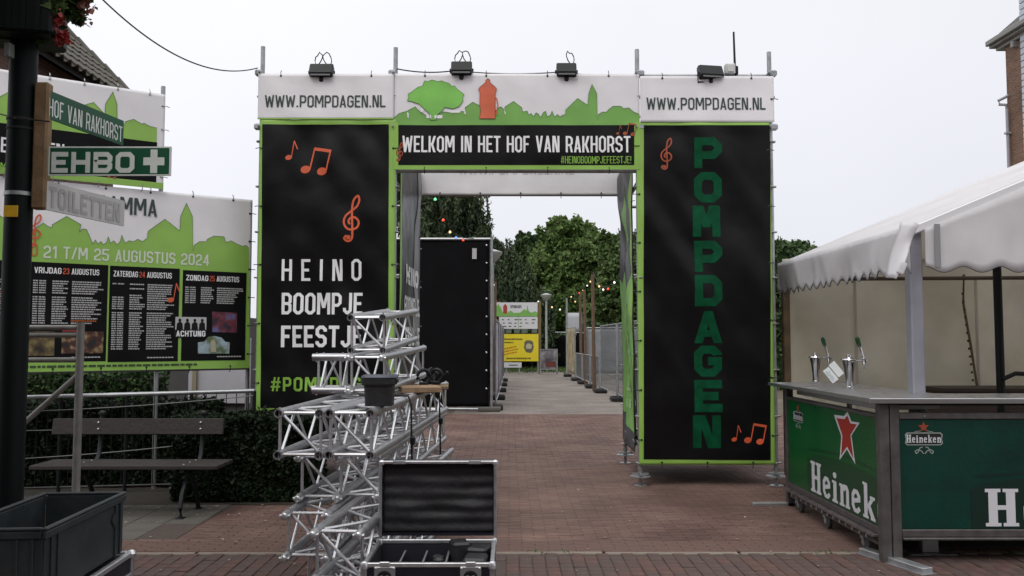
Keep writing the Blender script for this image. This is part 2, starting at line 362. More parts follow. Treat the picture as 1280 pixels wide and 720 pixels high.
def clef(x, y, s):
    pts = [(-.12, -.62), (-.2, -.75), (-.05, -.85), (.1, -.75), (.1, -.5), (.02, 0), (-.05, .5), (-.02, .85), (.12, 1.02), (.2, .85), (.14, .6), (-.05, .4), (-.27, .15), (-.3, -.12), (-.15, -.33), (.08, -.36), (.27, -.22), (.28, 0), (.12, .14), (-.06, .1), (-.12, -.05), (-.04, -.16)]
    ln = []
    for i in range(len(pts) - 1):
        p0, p1, p2, p3 = (pts[max(i - 1, 0)], pts[i], pts[i + 1], pts[min(i + 2, len(pts) - 1)])
        for k in (0, .25, .5, .75):
            ln.append(tuple(.5 * (2 * b_ + (c_ - a_) * k + (2 * a_ - 5 * b_ + 4 * c_ - d_) * k * k + (3 * b_ - a_ - 3 * c_ + d_) * k ** 3) for a_, b_, c_, d_ in zip(p0, p1, p2, p3)))
    ln.append(pts[-1])
    ca, sa = math.cos(-.12), math.sin(-.12)
    return mstroke([(x + (a * ca - b * sa) * s, y + (a * sa + b * ca) * s) for a, b in ln], .085 * s) + [circ(x - .12 * s, y - .68 * s, .09 * s)]
def outline(poly, t): return mstroke(poly, t * .55, False)

class Surf:
    """a sheet in space: O lower-left, U right, V up, N towards the viewer, with folds"""
    def __init__(s, O, U, V, w, h, amp=.015, seed=0, diag=0, freq=1.3):
        s.O = Vector(O); s.U = Vector(U).normalized(); s.V = Vector(V).normalized(); s.N = s.U.cross(s.V).normalized()
        s.w, s.h, s.amp, s.seed, s.diag, s.freq = w, h, amp, seed, diag, freq
    def disp(s, u, v):
        f = s.freq
        e = min(1, min(u, s.w - u) / .12 + .15) * min(1, min(v, s.h - v) / .15 + .3)
        a = noise.noise(Vector((u * f, v * f * .8, s.seed))) + .45 * noise.noise(Vector((u * f * 2.6, v * f * 2.2, s.seed + 9)))
        if s.diag:
            q = (u * .8 + v * .6); a += s.diag * noise.noise(Vector((q * 4.5, (u - v) * .5, s.seed + 4)))
        return s.amp * a * max(0, min(1, e))
    def pt(s, u, v, off=0): return s.O + s.U * u + s.V * v + s.N * (off + s.disp(u, v))
    def sheet(s, name, m, parent, cell=.028, thick=.004, loc=None):
        nu, nv = max(2, int(s.w / cell)), max(2, int(s.h / cell)); mb = MB()
        vs = [s.pt(s.w * i / nu, s.h * j / nv) for j in range(nv + 1) for i in range(nu + 1)]
        fs = [(j * (nu + 1) + i, j * (nu + 1) + i + 1, (j + 1) * (nu + 1) + i + 1, (j + 1) * (nu + 1) + i) for j in range(nv) for i in range(nu)]
        off = origin(parent) if parent is not None else (Vector(loc) if loc is not None else Vector((0, 0, 0)))
        me = bpy.data.meshes.new(name); me.from_pydata([v - off for v in vs], [], fs)
        me.polygons.foreach_set('use_smooth', [True] * len(fs)); me.materials.append(m)
        o = bpy.data.objects.new(name, me); C.objects.link(o); o.parent = parent
        if loc is not None: o.location = off
        md = o.modifiers.new('thickness', 'SOLIDIFY'); md.thickness = thick; md.offset = -1
        return o
    def draw(s, name, polys, m, parent, off=.002, grid=.045, clip=None, sub=None, stag=.00012):
        if s.amp: off = off * 2.2
        bm = bmesh.new()
        for k, p in enumerate(polys):
            z = (k % 7) * stag
            A = sum(p[i][0] * p[(i + 1) % len(p)][1] - p[(i + 1) % len(p)][0] * p[i][1] for i in range(len(p)))
            if abs(A) < 1e-9: continue
            if A < 0: p = p[::-1]
            vv = [bm.verts.new((a, b, z)) for a, b in p]
            for tri in ([(0, 1, 2), (0, 2, 3)] if len(p) == 4 else tessellate_polygon([[Vector((a, b, 0)) for a, b in p]])):
                q = [p[i] for i in tri]; ar = (q[1][0] - q[0][0]) * (q[2][1] - q[0][1]) - (q[2][0] - q[0][0]) * (q[1][1] - q[0][1])
                if abs(ar) < 1e-10: continue
                try: bm.faces.new([vv[i] for i in (tri if ar > 0 else tri[::-1])])
                except Exception: pass
        def cut(co, no, **k): bmesh.ops.bisect_plane(bm, geom=bm.verts[:] + bm.edges[:] + bm.faces[:], dist=1e-6, plane_co=co, plane_no=no, **k)
        x0, y0, x1, y1 = clip or (0, 0, s.w, s.h)
        cut((x1, 0, 0), (1, 0, 0), clear_outer=True); cut((x0, 0, 0), (-1, 0, 0), clear_outer=True)
        cut((0, y1, 0), (0, 1, 0), clear_outer=True); cut((0, y0, 0), (0, -1, 0), clear_outer=True)
        if grid and s.amp and len(bm.verts):
            xs = [v.co.x for v in bm.verts]; ys = [v.co.y for v in bm.verts]
            for i in range(int(min(xs) / grid), int(max(xs) / grid) + 2):
                if min(xs) < i * grid < max(xs): cut((i * grid, 0, 0), (1, 0, 0))
            for i in range(int(min(ys) / grid), int(max(ys) / grid) + 2):
                if min(ys) < i * grid < max(ys): cut((0, i * grid, 0), (0, 1, 0))
        o0 = origin(parent) if parent is not None else Vector((0, 0, 0))
        for v in bm.verts: v.co = s.pt(v.co.x, v.co.y, off + v.co.z) - o0
        me = bpy.data.meshes.new(name); bm.to_mesh(me); bm.free(); me.materials.append(m)
        me.polygons.foreach_set('use_smooth', [True] * len(me.polygons))
        o = bpy.data.objects.new(name, me); C.objects.link(o); o.parent = parent
        return o

def skyline(w, y0, s, x_off=0.0):
    """green village silhouette as (polys, outline polys, seams); s = height scale; design about 2.6 long"""
    P = [(0, .05), (.10, .06), (.12, .10), (.22, .22), (.33, .10), (.45, .13), (.50, .05), (.80, .05), (.95, .14), (1.02, .05), (1.10, .05),
         (1.10, .30), (1.22, .40), (1.34, .30), (1.38, .12), (1.44, .22), (1.52, .30), (1.60, .22), (1.62, .14), (1.62, .28), (1.84, .42), (2.02, .28)]
    return P

print('p1 ok')
def s_px(s, px, py):
    d = CM @ Vector(((px - 640) / F, -(py - 360) / F, -1)); o = Vector((0, 0, H0))
    t = (s.O - o).dot(s.N) / d.dot(s.N); p = o + d * t - s.O
    return (p.dot(s.U), p.dot(s.V))
Surf.px = s_px
def PX(s, pts): return [s.px(*p) for p in pts]
def TX(s, string, x0, x1, ybase, ytop, t=.26, gap=.17):
    a = s.px(x0, ybase); b = s.px(x1, ybase); c = s.px(x0, ytop)
    return text(string, a[0], a[1], c[1] - a[1], b[0] - a[0], t, gap=gap)

# ================================================================ SETTING
def ground_sheet(name, x0, x1, y0, y1, z, m, n=1, kind='structure'):
    mb = MB(); mb.add([(x0, y0, z), (x1, y0, z), (x1, y1, z), (x0, y1, z)], [(0, 1, 2, 3)])
    return tag(mb.build(name, m), kind=kind)
dirt = mat('bare_soil', (.10, .08, .055), .95, 0, .35, .8, .3, 8)
grass_m = mat('grass_ground', (.045, .085, .022), .9, 0, .4, 1.2, .5, 12, col2=(.09, .10, .04), c2scale=.6)
red_brick = brick_mat('red_clinker_paving', (.120, .069, .060), (.105, .061, .053), (.085, .055, .048), .20, .056, 0, .0035, patch=(.14, .092, .072), patch_amt=.6)
dark_brick = brick_mat('dark_clinker_paving', (.09, .058, .052), (.068, .048, .043), (.045, .035, .03), .20, .085, R(90), .005)
grey_path = brick_mat('grey_paving', (.20, .172, .150), (.165, .145, .127), (.12, .105, .095), .3, .3, 0, .006, patch=(.24, .205, .18), patch_amt=.6)
ground_sheet('ground', -400, 400, -60, 700, -.020, grass_m)
ground_sheet('square_paving', -16, 16, 6.62, 18.9, 0, red_brick)
ground_sheet('street_paving', -16, 16, -12, 6.55, -.008, dark_brick)
ground_sheet('park_path', -1.2, 4.4, 18.9, 46, -.001, grey_path)
ground_sheet('path_verge', -16, -1.2, 18.9, 46, -.004, dirt)
ground_sheet('path_verge', 4.4, 16, 18.9, 46, -.006, dirt)

# foreground pavers, one by one (lengthwise bond)
paver_m = mat('dark_clinker_brick', (.090, .055, .048), .8, 0, .3, 9, .35, 60, spec=.3, col2=(.075, .052, .046), c2scale=2.2)
paver_m2 = mat('greyish_clinker_brick', (.082, .056, .050), .8, 0, .3, 9, .35, 60, spec=.3)
paver_m3 = mat('reddish_clinker_brick', (.098, .056, .048), .8, 0, .3, 9, .35, 60, spec=.3)
joint_m = mat('sandy_joint', (.066, .048, .040), .95, 0, .3, 20)
pav = tag(MB().bx(-3.7, 3.9, 5.62, 6.55, -.06, -.004).build('paver_strip', joint_m), kind='structure')
pm = []
for k, mm in enumerate((paver_m, paver_m2, paver_m3)):
    o = MB().box((0, 0, 0), (.089, .196, .05), None, .004).build('brick', mm); pm.append(o.data); bpy.data.objects.remove(o)
cnt = 0
cols = [(-3.62 + i * .0935) for i in range(81)]
for i, x in enumerate(cols):
    for j in range(5):
        y = 5.66 + j * .2 + (.1 if i % 2 else 0) + .0
        y1 = y + .098
        if y + .098 > 6.56: continue
        if abs((y) / max(.1, 1)) < 0: continue
        px = 636 + x / y * 1100
        if px < 150 or px > 1290 or (430 < px < 630 and y < 6.3): continue
        if y < 5.72 or cnt >= 296: continue
        inst('brick', random.choice(pm), pav, Matrix.Translation((x, y, -.021 + random.uniform(-.003, .003))) @ Matrix.Rotation(random.uniform(-.02, .02), 4, 'Z') @ Matrix.Rotation(random.uniform(-.012, .012), 4, 'X')); cnt += 1
# clinker bricks of the square, laid across: the nearest rows one by one, the rest joined
fb = mat('red_clinker_brick', (.112, .064, .055), .8, 0, .22, 1.1, .3, 60, spec=.3, island=.14, col2=(.158, .100, .080), c2scale=.9)
sqp = bpy.data.objects['square_paving']
bo = MB().box((0, 0, 0), (.194, .051, .03), None, .003).build('brick', fb); bme = bo.data; bpy.data.objects.remove(bo)
vs_, fs_ = [], []; rb = random.Random(9); ni = 0
for r_ in range(216):
    y = 6.652 + r_ * .0565; lim = .64 * y + .3
    for c_ in range(-30, 31):
        x = c_ * .2 + (.1 if r_ % 2 else 0) + rb.uniform(-.003, .003)
        if abs(x) > min(lim, 6.2) or (y > 8.4 and x < -3.1) or (y > 7 and y < 8.45 and -6.3 < x < -2.5): continue
        z = .002 + rb.uniform(-.001, .0012)
        if r_ < 6 and ni < 296: inst('brick', bme, sqp, Matrix.Translation((x, y, z - .012)) @ Matrix.Rotation(rb.uniform(-.012, .012), 4, 'X')); ni += 1; continue
        o_ = len(vs_); dx, dy, b4 = .0985, .0268, .003; t1 = rb.uniform(-.001, .001); t2 = rb.uniform(-.001, .001)
        vs_ += [(x - dx, y - dy, -.004), (x + dx, y - dy, -.004), (x + dx, y + dy, -.004), (x - dx, y + dy, -.004), (x - dx + b4, y - dy + b4, z + t1 + .003), (x + dx - b4, y - dy + b4, z - t2 + .003), (x + dx - b4, y + dy - b4, z - t1 + .003), (x - dx + b4, y + dy - b4, z + t2 + .003)]
        fs_ += [(o_ + 4, o_ + 5, o_ + 6, o_ + 7), (o_, o_ + 1, o_ + 5, o_ + 4), (o_ + 1, o_ + 2, o_ + 6, o_ + 5), (o_ + 2, o_ + 3, o_ + 7, o_ + 6), (o_ + 3, o_, o_ + 4, o_ + 7)]
me_ = bpy.data.meshes.new('brick_rows'); me_.from_pydata(vs_, [], fs_); me_.materials.append(fb); bo = bpy.data.objects.new('brick_rows', me_); C.objects.link(bo); bo.parent = sqp; bo['kind'] = 'stuff'
# kerb of pale stones between the two pavings
kerb_m = mat('kerb_stone', (.20, .165, .135), .85, 0, .25, 3, .3, 40)
kb = tag(MB().bx(-16, 16, 6.55, 6.62, -.1, -.012).build('kerb', joint_m), kind='structure')
ko = MB().box((0, 0, 0), (.98, .062, .06), None, .006).build('kerb_stone', kerb_m); km = ko.data; bpy.data.objects.remove(ko)
for i in range(-6, 7): inst('kerb_stone', km, kb, Matrix.Translation((i * 1.0 + .2, 6.585, -.026 + random.uniform(-.002, .003))))
# grey slabs in front of the bench
slab_m = mat('grey_concrete_slab', (.115, .105, .09), .85, 0, .3, 2.5, .3, 50, col2=(.07, .064, .055), c2scale=1.4)
sl = tag(MB().bx(-6.3, -2.62, 7.0, 8.45, -.02, .004).build('slab_paving', joint_m), kind='structure')
so_ = MB().box((0, 0, 0), (.294, .294, .03), None, .004).build('slab', slab_m); sm_ = so_.data; bpy.data.objects.remove(so_)
for i in range(12):
    for j in range(5):
        x = -2.78 - i * .3; y = 7.14 + j * .3
        if i == 0 and j < 2: continue
        inst('slab', sm_, sl, Matrix.Translation((x, y, -.004 + random.uniform(-.002, .002))))
tag(MB().bx(-6.3, -1.7, 8.45, 9.4, -.02, .012).build('hedge_bed_soil', mat('dark_soil', (.025, .02, .014), .95, 0, .3, 8, .5, 20)), kind='structure')

# small litter: leaves and cigarette ends
rnd = random.Random(3)
mb = MB()
for k in range(170):
    if k < 110: x, y = rnd.uniform(-3.6, 3.8), rnd.uniform(6.0, 9.6)
    else: x, y = rnd.uniform(-3.6, -2), rnd.uniform(7.6, 8.45)
    s = rnd.uniform(.006, .02); a = rnd.uniform(0, 6)
    mb.add([(x + math.cos(a + q) * s * (1 if q in (0, 3.1) else .5), y + math.sin(a + q) * s, .012 + rnd.uniform(0, .005)) for q in (0, 1.6, 3.1, 4.7)], [(0, 1, 2, 3)])
tag(mb.build('litter', mat('dry_leaf_litter', (.30, .25, .18), .9, island=.6)), 'scattered dry leaves and bits of litter on the brick paving', kind='stuff')
mb = MB()
for k in range(500):
    x = rnd.uniform(-3.6, 3.8); y = 6.585 + rnd.gauss(0, .03); s = rnd.uniform(.006, .02); a = rnd.uniform(0, 6)
    if noise.noise(Vector((x * 1.5, 0, 3))) < .12: continue
    mb.add([(x, y, -.01), (x + math.cos(a) * s, y + math.sin(a) * s, .018), (x + math.cos(a + .8) * s, y + math.sin(a + .8) * s, .008)], [(0, 1, 2)])
tag(mb.build('moss', mat('green_weeds', (.06, .10, .025), .9, island=.5)), 'small weeds growing along the kerb joint', kind='stuff')

# ================================================================ unseen street houses behind the camera, added to block low sky light
def added_street_house(label, x0, x1, y0, y1, h, rh, wallm, nwin):
    t = thing('added_street_house', label, 'house', ((x0 + x1) / 2, (y0 + y1) / 2, 0), 'unseen houses added across the street to block sky')
    MB().bx(x0, x1, y0, y1, 0, h).build('wall', wallm, t)
    rf = MB(); ym = (y0 + y1) / 2; o = .35
    rf.add([(x0 - .05, y1 + o, h - .1), (x1 + .05, y1 + o, h - .1), (x1 + .05, ym, h + rh), (x0 - .05, ym, h + rh), (x0 - .05, y0 - o, h - .1), (x1 + .05, y0 - o, h - .1)], [(0, 1, 2, 3), (3, 2, 5, 4), (0, 3, 4), (1, 5, 2)])
    rf.build('roof', mat('street_roof_tiles', (.08, .05, .04), .8, 0, .3, 6, .4, 14), t)
    for k in range(nwin):
        for z in (1.0, 4.0):
            cx = x0 + (x1 - x0) * (k + .5) / nwin
            f = MB().bx(cx - .6, cx + .6, y1 + .002, y1 + .06, z, z + 1.5).build('window', mat('window_frame_white', (.6, .6, .58), .5), t)
            MB().bx(cx - .5, cx + .5, y1 + .062, y1 + .07, z + .1, z + 1.4).build('pane', mat('street_window_glass', (.02, .025, .03), .08), f)
    return t
wm1 = mat('street_brick', (.16, .08, .055), .85, 0, .3, 5, .3, 30); wm2 = mat('street_brick_dark', (.10, .06, .05), .85, 0, .3, 5, .3, 30)
added_street_house('unseen dark red brick house directly across the street, added to block sky light', -9, 3, -22, -12, 7.6, 4.8, wm1, 4)
added_street_house('unseen brown brick house across the street on the left, added to block sky light', -24, -9.5, -21, -11, 7.6, 4.8, wm2, 4)
added_street_house('unseen tall brick house across the street on the right, added to block sky light', 3.5, 17, -24, -12.5, 8, 4.6, wm2, 4)
# ================================================================ GATE SCAFFOLD
YF, YB = 9.58, 11.35
gx = [at(p, 400, YF).x for p in (323, 492, 799, 967)]
gate = thing('gate_scaffold', 'tall silver scaffold portal carrying the green and black welcome banners', 'scaffold', (gx[1], YF, 0))
def standard(x, y, top, z0=.12):
    p = MB().tube((x, y, z0), (x, y, top), .0245, 12)
    zz = .25
    while zz < top - .1:
        p.lathe((x, y, zz), [(.026, -.012), (.055, -.010), (.058, 0), (.055, .004), (.026, .006)], 12); zz += .5
    o = p.build('standard', galv, gate, True)
    j = MB().lathe((x, y, 0), [(.075, 0), (.075, .008), (.02, .009), (.018, .17), (.03, .17), (.032, .2)], 14)
    j.box((x, y, .13), (.17, .03, .02)); j.box((x, y, .13), (.03, .17, .02))
    j.lathe((x, y, .10), [(.11, 0), (.11, .008), (.02, .01)], 16)
    j.build('base_jack', galv, gate, True)
topz = [at(0, p, YF).z for p in (58, 59, 61, 64)]
for i in range(4): standard(gx[i], YF, topz[i])
bxs = [gx[0] + .05, gx[1] + .07, gx[2] + .07, gx[3] + .02]
for i in range(4): standard(bxs[i], YB, 4.42)
zt = at(0, 95, YF).z
for (a, b) in ((0, 1), (2, 3)):
    for z in (.42, 1.4, 2.4, 3.3, zt + .01):
        MB().tube((gx[a], YF + .01, z), (gx[b], YF + .01, z), .022, 10).build('ledger', galv, gate, True)
        MB().tube((bxs[a], YB, z), (bxs[b], YB, z), .022, 10).build('ledger', galv, gate, True)
for i in range(4):
    for z in (.42, 1.4, 2.4, 3.3, zt - .03):
        MB().tube((gx[i], YF, z), (bxs[i], YB, z), .022, 10).build('ledger', galv, gate, True)
zb = at(0, 213, YF).z
for z in (zb, zt + .01): 
    MB().tube((gx[1], YF + .01, z), (gx[2], YF + .01, z), .024, 10).build('ledger', galv, gate, True)
zrb = at(0, 244, YB).z
for z in (zrb + .015, zt - .02): MB().tube((bxs[1], YB + .01, z), (bxs[2], YB + .01, z), .024, 10).build('ledger', galv, gate, True)
for i in (1, 2): MB().tube((gx[i], YF, .5), (bxs[i], YB, 3.3), .021, 10).build('diagonal_brace', galv, gate, True)
# decks and ballast added low inside the towers to darken the ground beneath
for (a, b) in ((0, 1), (2, 3)):
    for k in range(4):
        x0d = min(gx[a], bxs[a]) + .12 + k * .33; MB().bx(x0d, x0d + .30, YF + .1, YB - .1, .37, .41, .004).build('shade_deck_board', mat('shade_deck_dark', (.05, .04, .03), .8, 0, .3, 6), gate)
    for k in range(3): MB().bx(gx[a] + .2 + k * .36, gx[a] + .52 + k * .36, YF + .45, YB - .3, .415, .75, .02).build('ballast_block', mat('shade_ballast', (.10, .10, .095), .9, 0, .2, 6), gate)
# scaffold couplers at top
for i in range(4):
    for dz in (0, -.6):
        m_ = MB().box((gx[i] - .03 * (1 if i < 2 else -1), YF - .02, zt + .03 + dz), (.09, .07, .07), None, .015); m_.tube((gx[i] - .02, YF - .09, zt + .03 + dz), (gx[i] - .02, YF, zt + .03 + dz), .012, 6)
        m_.build('coupler', galv, gate)

def hooks(s, parent, n_top=0, n_bot=0, n_left=0, n_right=0, m=None):
    m = m or black_p
    def hk(u, v, du, dv):
        p = s.pt(u, v, .004); q = s.O + s.U * (u + du) + s.V * (v + dv) - s.N * .02
        mb = MB().lathe(s.pt(u - du * .3, v - dv * .3, .002), [(.008, 0), (.012, .001), (.011, .003), (.006, .004)], 8, s.N)
        mb.path([s.pt(u - du * .3, v - dv * .3, .006), s.pt(u + du * .4, v + dv * .4, .012), q], .0045, 5)
        mb.build('banner_hook', m, parent, True)
    for i in range(n_top): hk(s.w * (i + .5) / n_top, s.h - .01, 0, .05)
    for i in range(n_bot): hk(s.w * (i + .5) / n_bot, .01, 0, -.05)
    for i in range(n_left): hk(.01, s.h * (i + .5) / n_left, -.06, 0)
    for i in range(n_right): hk(s.w - .01, s.h * (i + .5) / n_right, .06, 0)

def mk_surf(x0, ytop, x1, ybot, Y, **k):
    O = at(x0, ybot, Y); w = at(x1, ybot, Y).x - O.x; h = at(x0, ytop, Y).z - O.z
    return Surf(O, (1, 0, 0), (0, 0, 1), w, h, **k)
BY = 9.52
# --- left tower, front
b = thing('tower_banner', 'tall black banner reading HEINO BOOMPJE FEESTJE on the left tower front', 'banner', at(318, 514, BY), 'green edged banners on the gate')
s = mk_surf(319, 149, 492, 516, BY, amp=.034, seed=2.3, diag=.55, freq=1.3)
s.sheet('cloth', green_v, b)
s.draw('black_field', [PX(s, [(325.5, 516 - 6), (485.5, 510), (486, 155.5), (328, 155.5)])], black_v, b, .0018)
for wd, x0, x1, yb, yt in (('HEINO', 352, 452, 351, 324), ('BOOMPJE', 352, 453, 393, 366), ('FEESTJE', 351, 453, 434, 407)):
    s.draw('lettering', TX(s, wd, x0, x1, yb, yt, .30 if wd != 'HEINO' else .27, gap=.9 if wd == 'HEINO' else .16), white_in, b, .0036)
s.draw('lettering', TX(s, '#POMPDAGEN', 338, 478, 489, 471.5, .28, gap=.28), mat('hashtag_green', (.21, .42, .05), .5, 0, .2, 6), b, .0036)['label'] = 'green hashtag lettering'
a = s.px(361, 197); s.draw('music_note', single_note(a[0], a[1], .125), orange_v, b, .0036, stag=.0002)
a = s.px(382, 212); s.draw('music_note', double_note(a[0], a[1], .17), orange_v, b, .0036, stag=.0002)
a = s.px(440, 276); s.draw('treble_clef', clef(a[0], a[1], .27), orange_v, b, .0036, grid=0, stag=.0002)
hooks(s, b, 0, 0, 5, 5)
# --- left tower, top white
b = thing('web_address_banner', 'white top banner reading WWW.POMPDAGEN.NL above the left tower', 'banner', at(322, 150, BY), 'white web address banners')
s = mk_surf(322, 92, 492, 149, BY - .004, amp=.012, seed=5.1, diag=.5)
s.sheet('cloth', white_v, b)
s.draw('lettering', TX(s, 'WWW.POMPDAGEN.NL', 331, 482, 134, 119, .25), grey_txt, b, .002)
s.draw('green_edge', [PX(s, [(322, 149), (492, 149), (492, 147.4), (322, 147.4)])], green_v, b, .002)
hooks(s, b, 3, 0, 0, 0)
# --- right tower, top white
b = thing('web_address_banner', 'white top banner reading WWW.POMPDAGEN.NL above the right tower', 'banner', at(800, 150, BY), 'white web address banners')
s = mk_surf(800.5, 95, 968, 152.5, BY - .004, amp=.012, seed=8.1, diag=.5)
s.sheet('cloth', white_v, b)
s.draw('lettering', TX(s, 'WWW.POMPDAGEN.NL', 808, 957, 137, 122, .25), grey_txt, b, .002)
hooks(s, b, 3, 0, 0, 1)
# --- right tower, front
b = thing('tower_banner', 'tall black banner with vertical dark green POMPDAGEN on the right tower front', 'banner', at(800, 580, BY), 'green edged banners on the gate')
s = mk_surf(799, 152.5, 969.5, 581, BY, amp=.036, seed=12.3, diag=.6, freq=1.1)
s.sheet('cloth', green_v, b)
s.draw('black_field', [PX(s, [(804.5, 574), (963, 575), (963, 156.5), (805, 156.5)])], black_v, b, .0018)
ys = [(172, 210), (215, 253), (257, 296), (301, 340), (344, 383), (389, 429), (432, 471), (475, 515), (519, 560)]
dgl = mat('bottle_green_lettering', (.001, .062, .024), .6, 0, .35, 9, spec=.12)
for ch, (y0, y1) in zip('POMPDAGEN', ys):
    x0, x1 = (868, 902) if ch not in 'MN' else (866, 900)
    a = s.px(x0, y1); c = s.px(x1, y0); hh = c[1] - a[1]; ww = c[0] - a[0]
    s.draw('letter', [[(a[0] + p * hh, a[1] + q * hh) for p, q in poly] for poly in glyph(ch, ww / hh, .26)], dgl, b, .0036)
a = s.px(833, 194); s.draw('treble_clef', clef(a[0], a[1], .185), orange_d, b, .0036, grid=0, stag=.0002)
a = s.px(917, 549); s.draw('music_note', single_note(a[0], a[1], .10), orange_v, b, .0036, stag=.0002)
a = s.px(934, 550); s.draw('music_note', double_note(a[0], a[1] , .125), orange_v, b, .0036, stag=.0002)
hooks(s, b, 0, 3, 7, 6)
# --- centre
b = thing('welcome_banner', 'wide centre banner reading WELKOM IN HET HOF VAN RAKHORST below a green village skyline', 'banner', at(492, 215, BY), 'green edged banners on the gate')
s = mk_surf(492, 92, 800, 212, BY + .006, amp=.012, seed=15.3, diag=.5)
s.sheet('cloth', white_v, b)
SKY = [(492, 148), (499, 142), (509, 139), (519, 133.5), (525, 140), (532, 144), (537, 147), (554, 140), (567, 140), (576, 139), (581.5, 140), (581.5, 134.5), (591, 127.6), (599, 132), (610, 138), (620, 138), (626, 133.5), (631, 138), (631, 134), (642, 127), (652, 134.5), (653.5, 140), (659, 139), (661, 144), (664, 142), (667, 146), (670, 141), (673, 143), (676, 147), (679, 141), (682, 139), (684, 146), (688, 144), (690, 139), (693, 146), (697, 143), (700, 146), (703, 144), (707, 143), (707, 137.5), (722, 123), (734.6, 131.6), (736, 117), (740, 105.4), (746, 117), (747, 150), (748, 143), (753, 140), (758.5, 140), (760, 137.5), (766, 133), (776, 133), (779, 136), (786, 135), (792, 140), (799.5, 143)]
s.draw('skyline_print', [PX(s, [(492, 211.5)] + SKY + [(799.5, 211.5)])], green_s, b, .0018)
s.draw('green_border', [PX(s, q) for q in ([(492, 212), (799.5, 212), (799.5, 206), (492, 206)], [(492, 206), (498, 206), (498, 153), (492, 153)], [(793, 206), (799.5, 206), (799.5, 153), (793, 153)])], green_v, b, .0026)
s.draw('outline_print', [q for q in outline(PX(s, SKY), .008)], green_o, b, .0030, grid=0)
TREE = [(509, 126), (511, 122), (510, 118), (515, 115), (520, 111), (523, 109), (528, 108), (531, 101), (535, 102), (540, 100), (548, 102), (552, 101), (557, 103), (561, 104), (565, 108), (568, 107), (571, 111), (575, 114), (580, 118), (578, 122), (579, 126), (574, 133), (566, 136), (556, 134), (552, 139), (547, 143), (545, 150), (538, 150), (536, 141), (530, 136), (524, 130), (515, 127)]
s.draw('tree_print', [PX(s, TREE)], mat('tree_green_print', (.20, .52, .09), .5, 0, .2, 3), b, .0034)
s.draw('outline_print', outline(PX(s, TREE + TREE[:1]), .007), green_o, b, .0042, grid=0)
for q in ([(524, 134), (530, 137), (529, 141), (526, 140)], [(533, 144), (539, 144), (539, 148), (533, 147.5)], [(543, 144), (553, 144), (553, 148), (543, 148)], [(555, 137), (560, 138), (568, 137.5), (576, 139), (575, 141), (565, 141), (556, 139.5)], [(509, 140), (511, 142), (511, 148), (509.5, 147)], [(581, 136), (582.5, 143), (580, 142)], [(630, 136), (632.5, 143), (631, 143)]): s.draw('white_gap', [PX(s, q)], white_in, b, .0040)
PUMP = [(599.5, 148.5), (601, 138), (599.5, 132), (600, 116), (598, 112), (600, 109), (607, 103.5), (607, 100.5), (610, 98.5), (612.5, 100.5), (612.5, 103.5), (619, 109), (621, 112), (619, 116), (619, 148.5)]
s.draw('pump_print', [PX(s, PUMP)] + mstroke(PX(s, [(618, 121), (621, 124), (622.5, 132), (620.5, 141), (622, 144)]), .013), mat('pump_orange_print', (.62, .13, .06), .5, 0, .15, 6), b, .0048)
s.draw('outline_print', outline(PX(s, PUMP + PUMP[:1]), .007), mat('outline_brown', (.15, .03, .02)), b, .0056, grid=0)
s.draw('black_field', [PX(s, [(498, 206.5), (792.5, 206.5), (792.5, 156.5), (498, 156.5)])], black_v, b, .0034)
s.draw('lettering', TX(s, 'WELKOM IN HET HOF VAN RAKHORST', 503, 788, 190.5, 170, .29), white_in, b, .0050)
s.draw('lettering', TX(s, '#HEINOBOOMPJEFEESTJE!', 701, 789, 204.5, 195.5, .25), mat('hashtag_green', (.21, .42, .05)), b, .0050)['label'] = 'small green hashtag line'
a = s.px(497.5, 191); s.draw('treble_clef', clef(a[0] + .02, a[1], .11), orange_d, b, .0052, grid=0, stag=.0002)
a = s.px(772, 167); s.draw('music_note', single_note(a[0], a[1], .06) + double_note(a[0] + .08, a[1], .08), orange_d, b, .0052, stag=.0002)
hooks(s, b, 4, 4, 0, 0)
# --- inner side banners
Yi0, Yi1 = YF + .12, YB - .05
z0, z1 = .32, at(0, 214, BY).z
def inner(name, label, xa, xb, flip, **k):
    b = thing(name, label, 'banner', (xa, Yi0, z0), 'banners inside the passage')
    if not flip:  # seen from the passage, on the left tower: u runs away from the camera
        A, B = Vector((xa, Yi0, z0)), Vector((xb, Yi1, z0))
    else: A, B = Vector((xb, Yi1, z0)), Vector((xa, Yi0, z0))
    return b, Surf(A, B - A, (0, 0, 1), (B - A).length, 3.75 - z0, **k)
b, s = inner('passage_banner', 'black banner with small white HEINO lettering on the inner side of the left tower', gx[1] + .045, bxs[1] + .04, False, amp=.04, seed=3.3, diag=.4, freq=1.1)
s.sheet('cloth', black_v, b)
s.draw('sheen_strip', [rc(s.w - .42, 0, s.w - .10, s.h)], mat('grey_sheen', (.20, .20, .21), .5), b, .003)  # light grey sheen of the rear strip, painted as flat colour
s.draw('green_border', [rc(0, 0, .06, s.h)], green_v, b, .002)
for k, wd in enumerate(('HEINO', 'BOOMPJE', 'FEESTJE')):
    s.draw('lettering', text(wd, .35, 1.9 - k * .36, .22, 1.15, .28), white_in, b, .0045)
hooks(s, b, 0, 0, 0, 6)
b, s = inner('passage_banner', 'green and black skyline banner hanging crumpled on the inner side of the right tower', gx[2] - .045, bxs[2] - .04, True, amp=.075, seed=6.3, diag=.5, freq=1.0)
s.sheet('cloth', mat('grey_black_print', (.035, .035, .04), .42, 0, .3, 2), b)
W_ = s.w
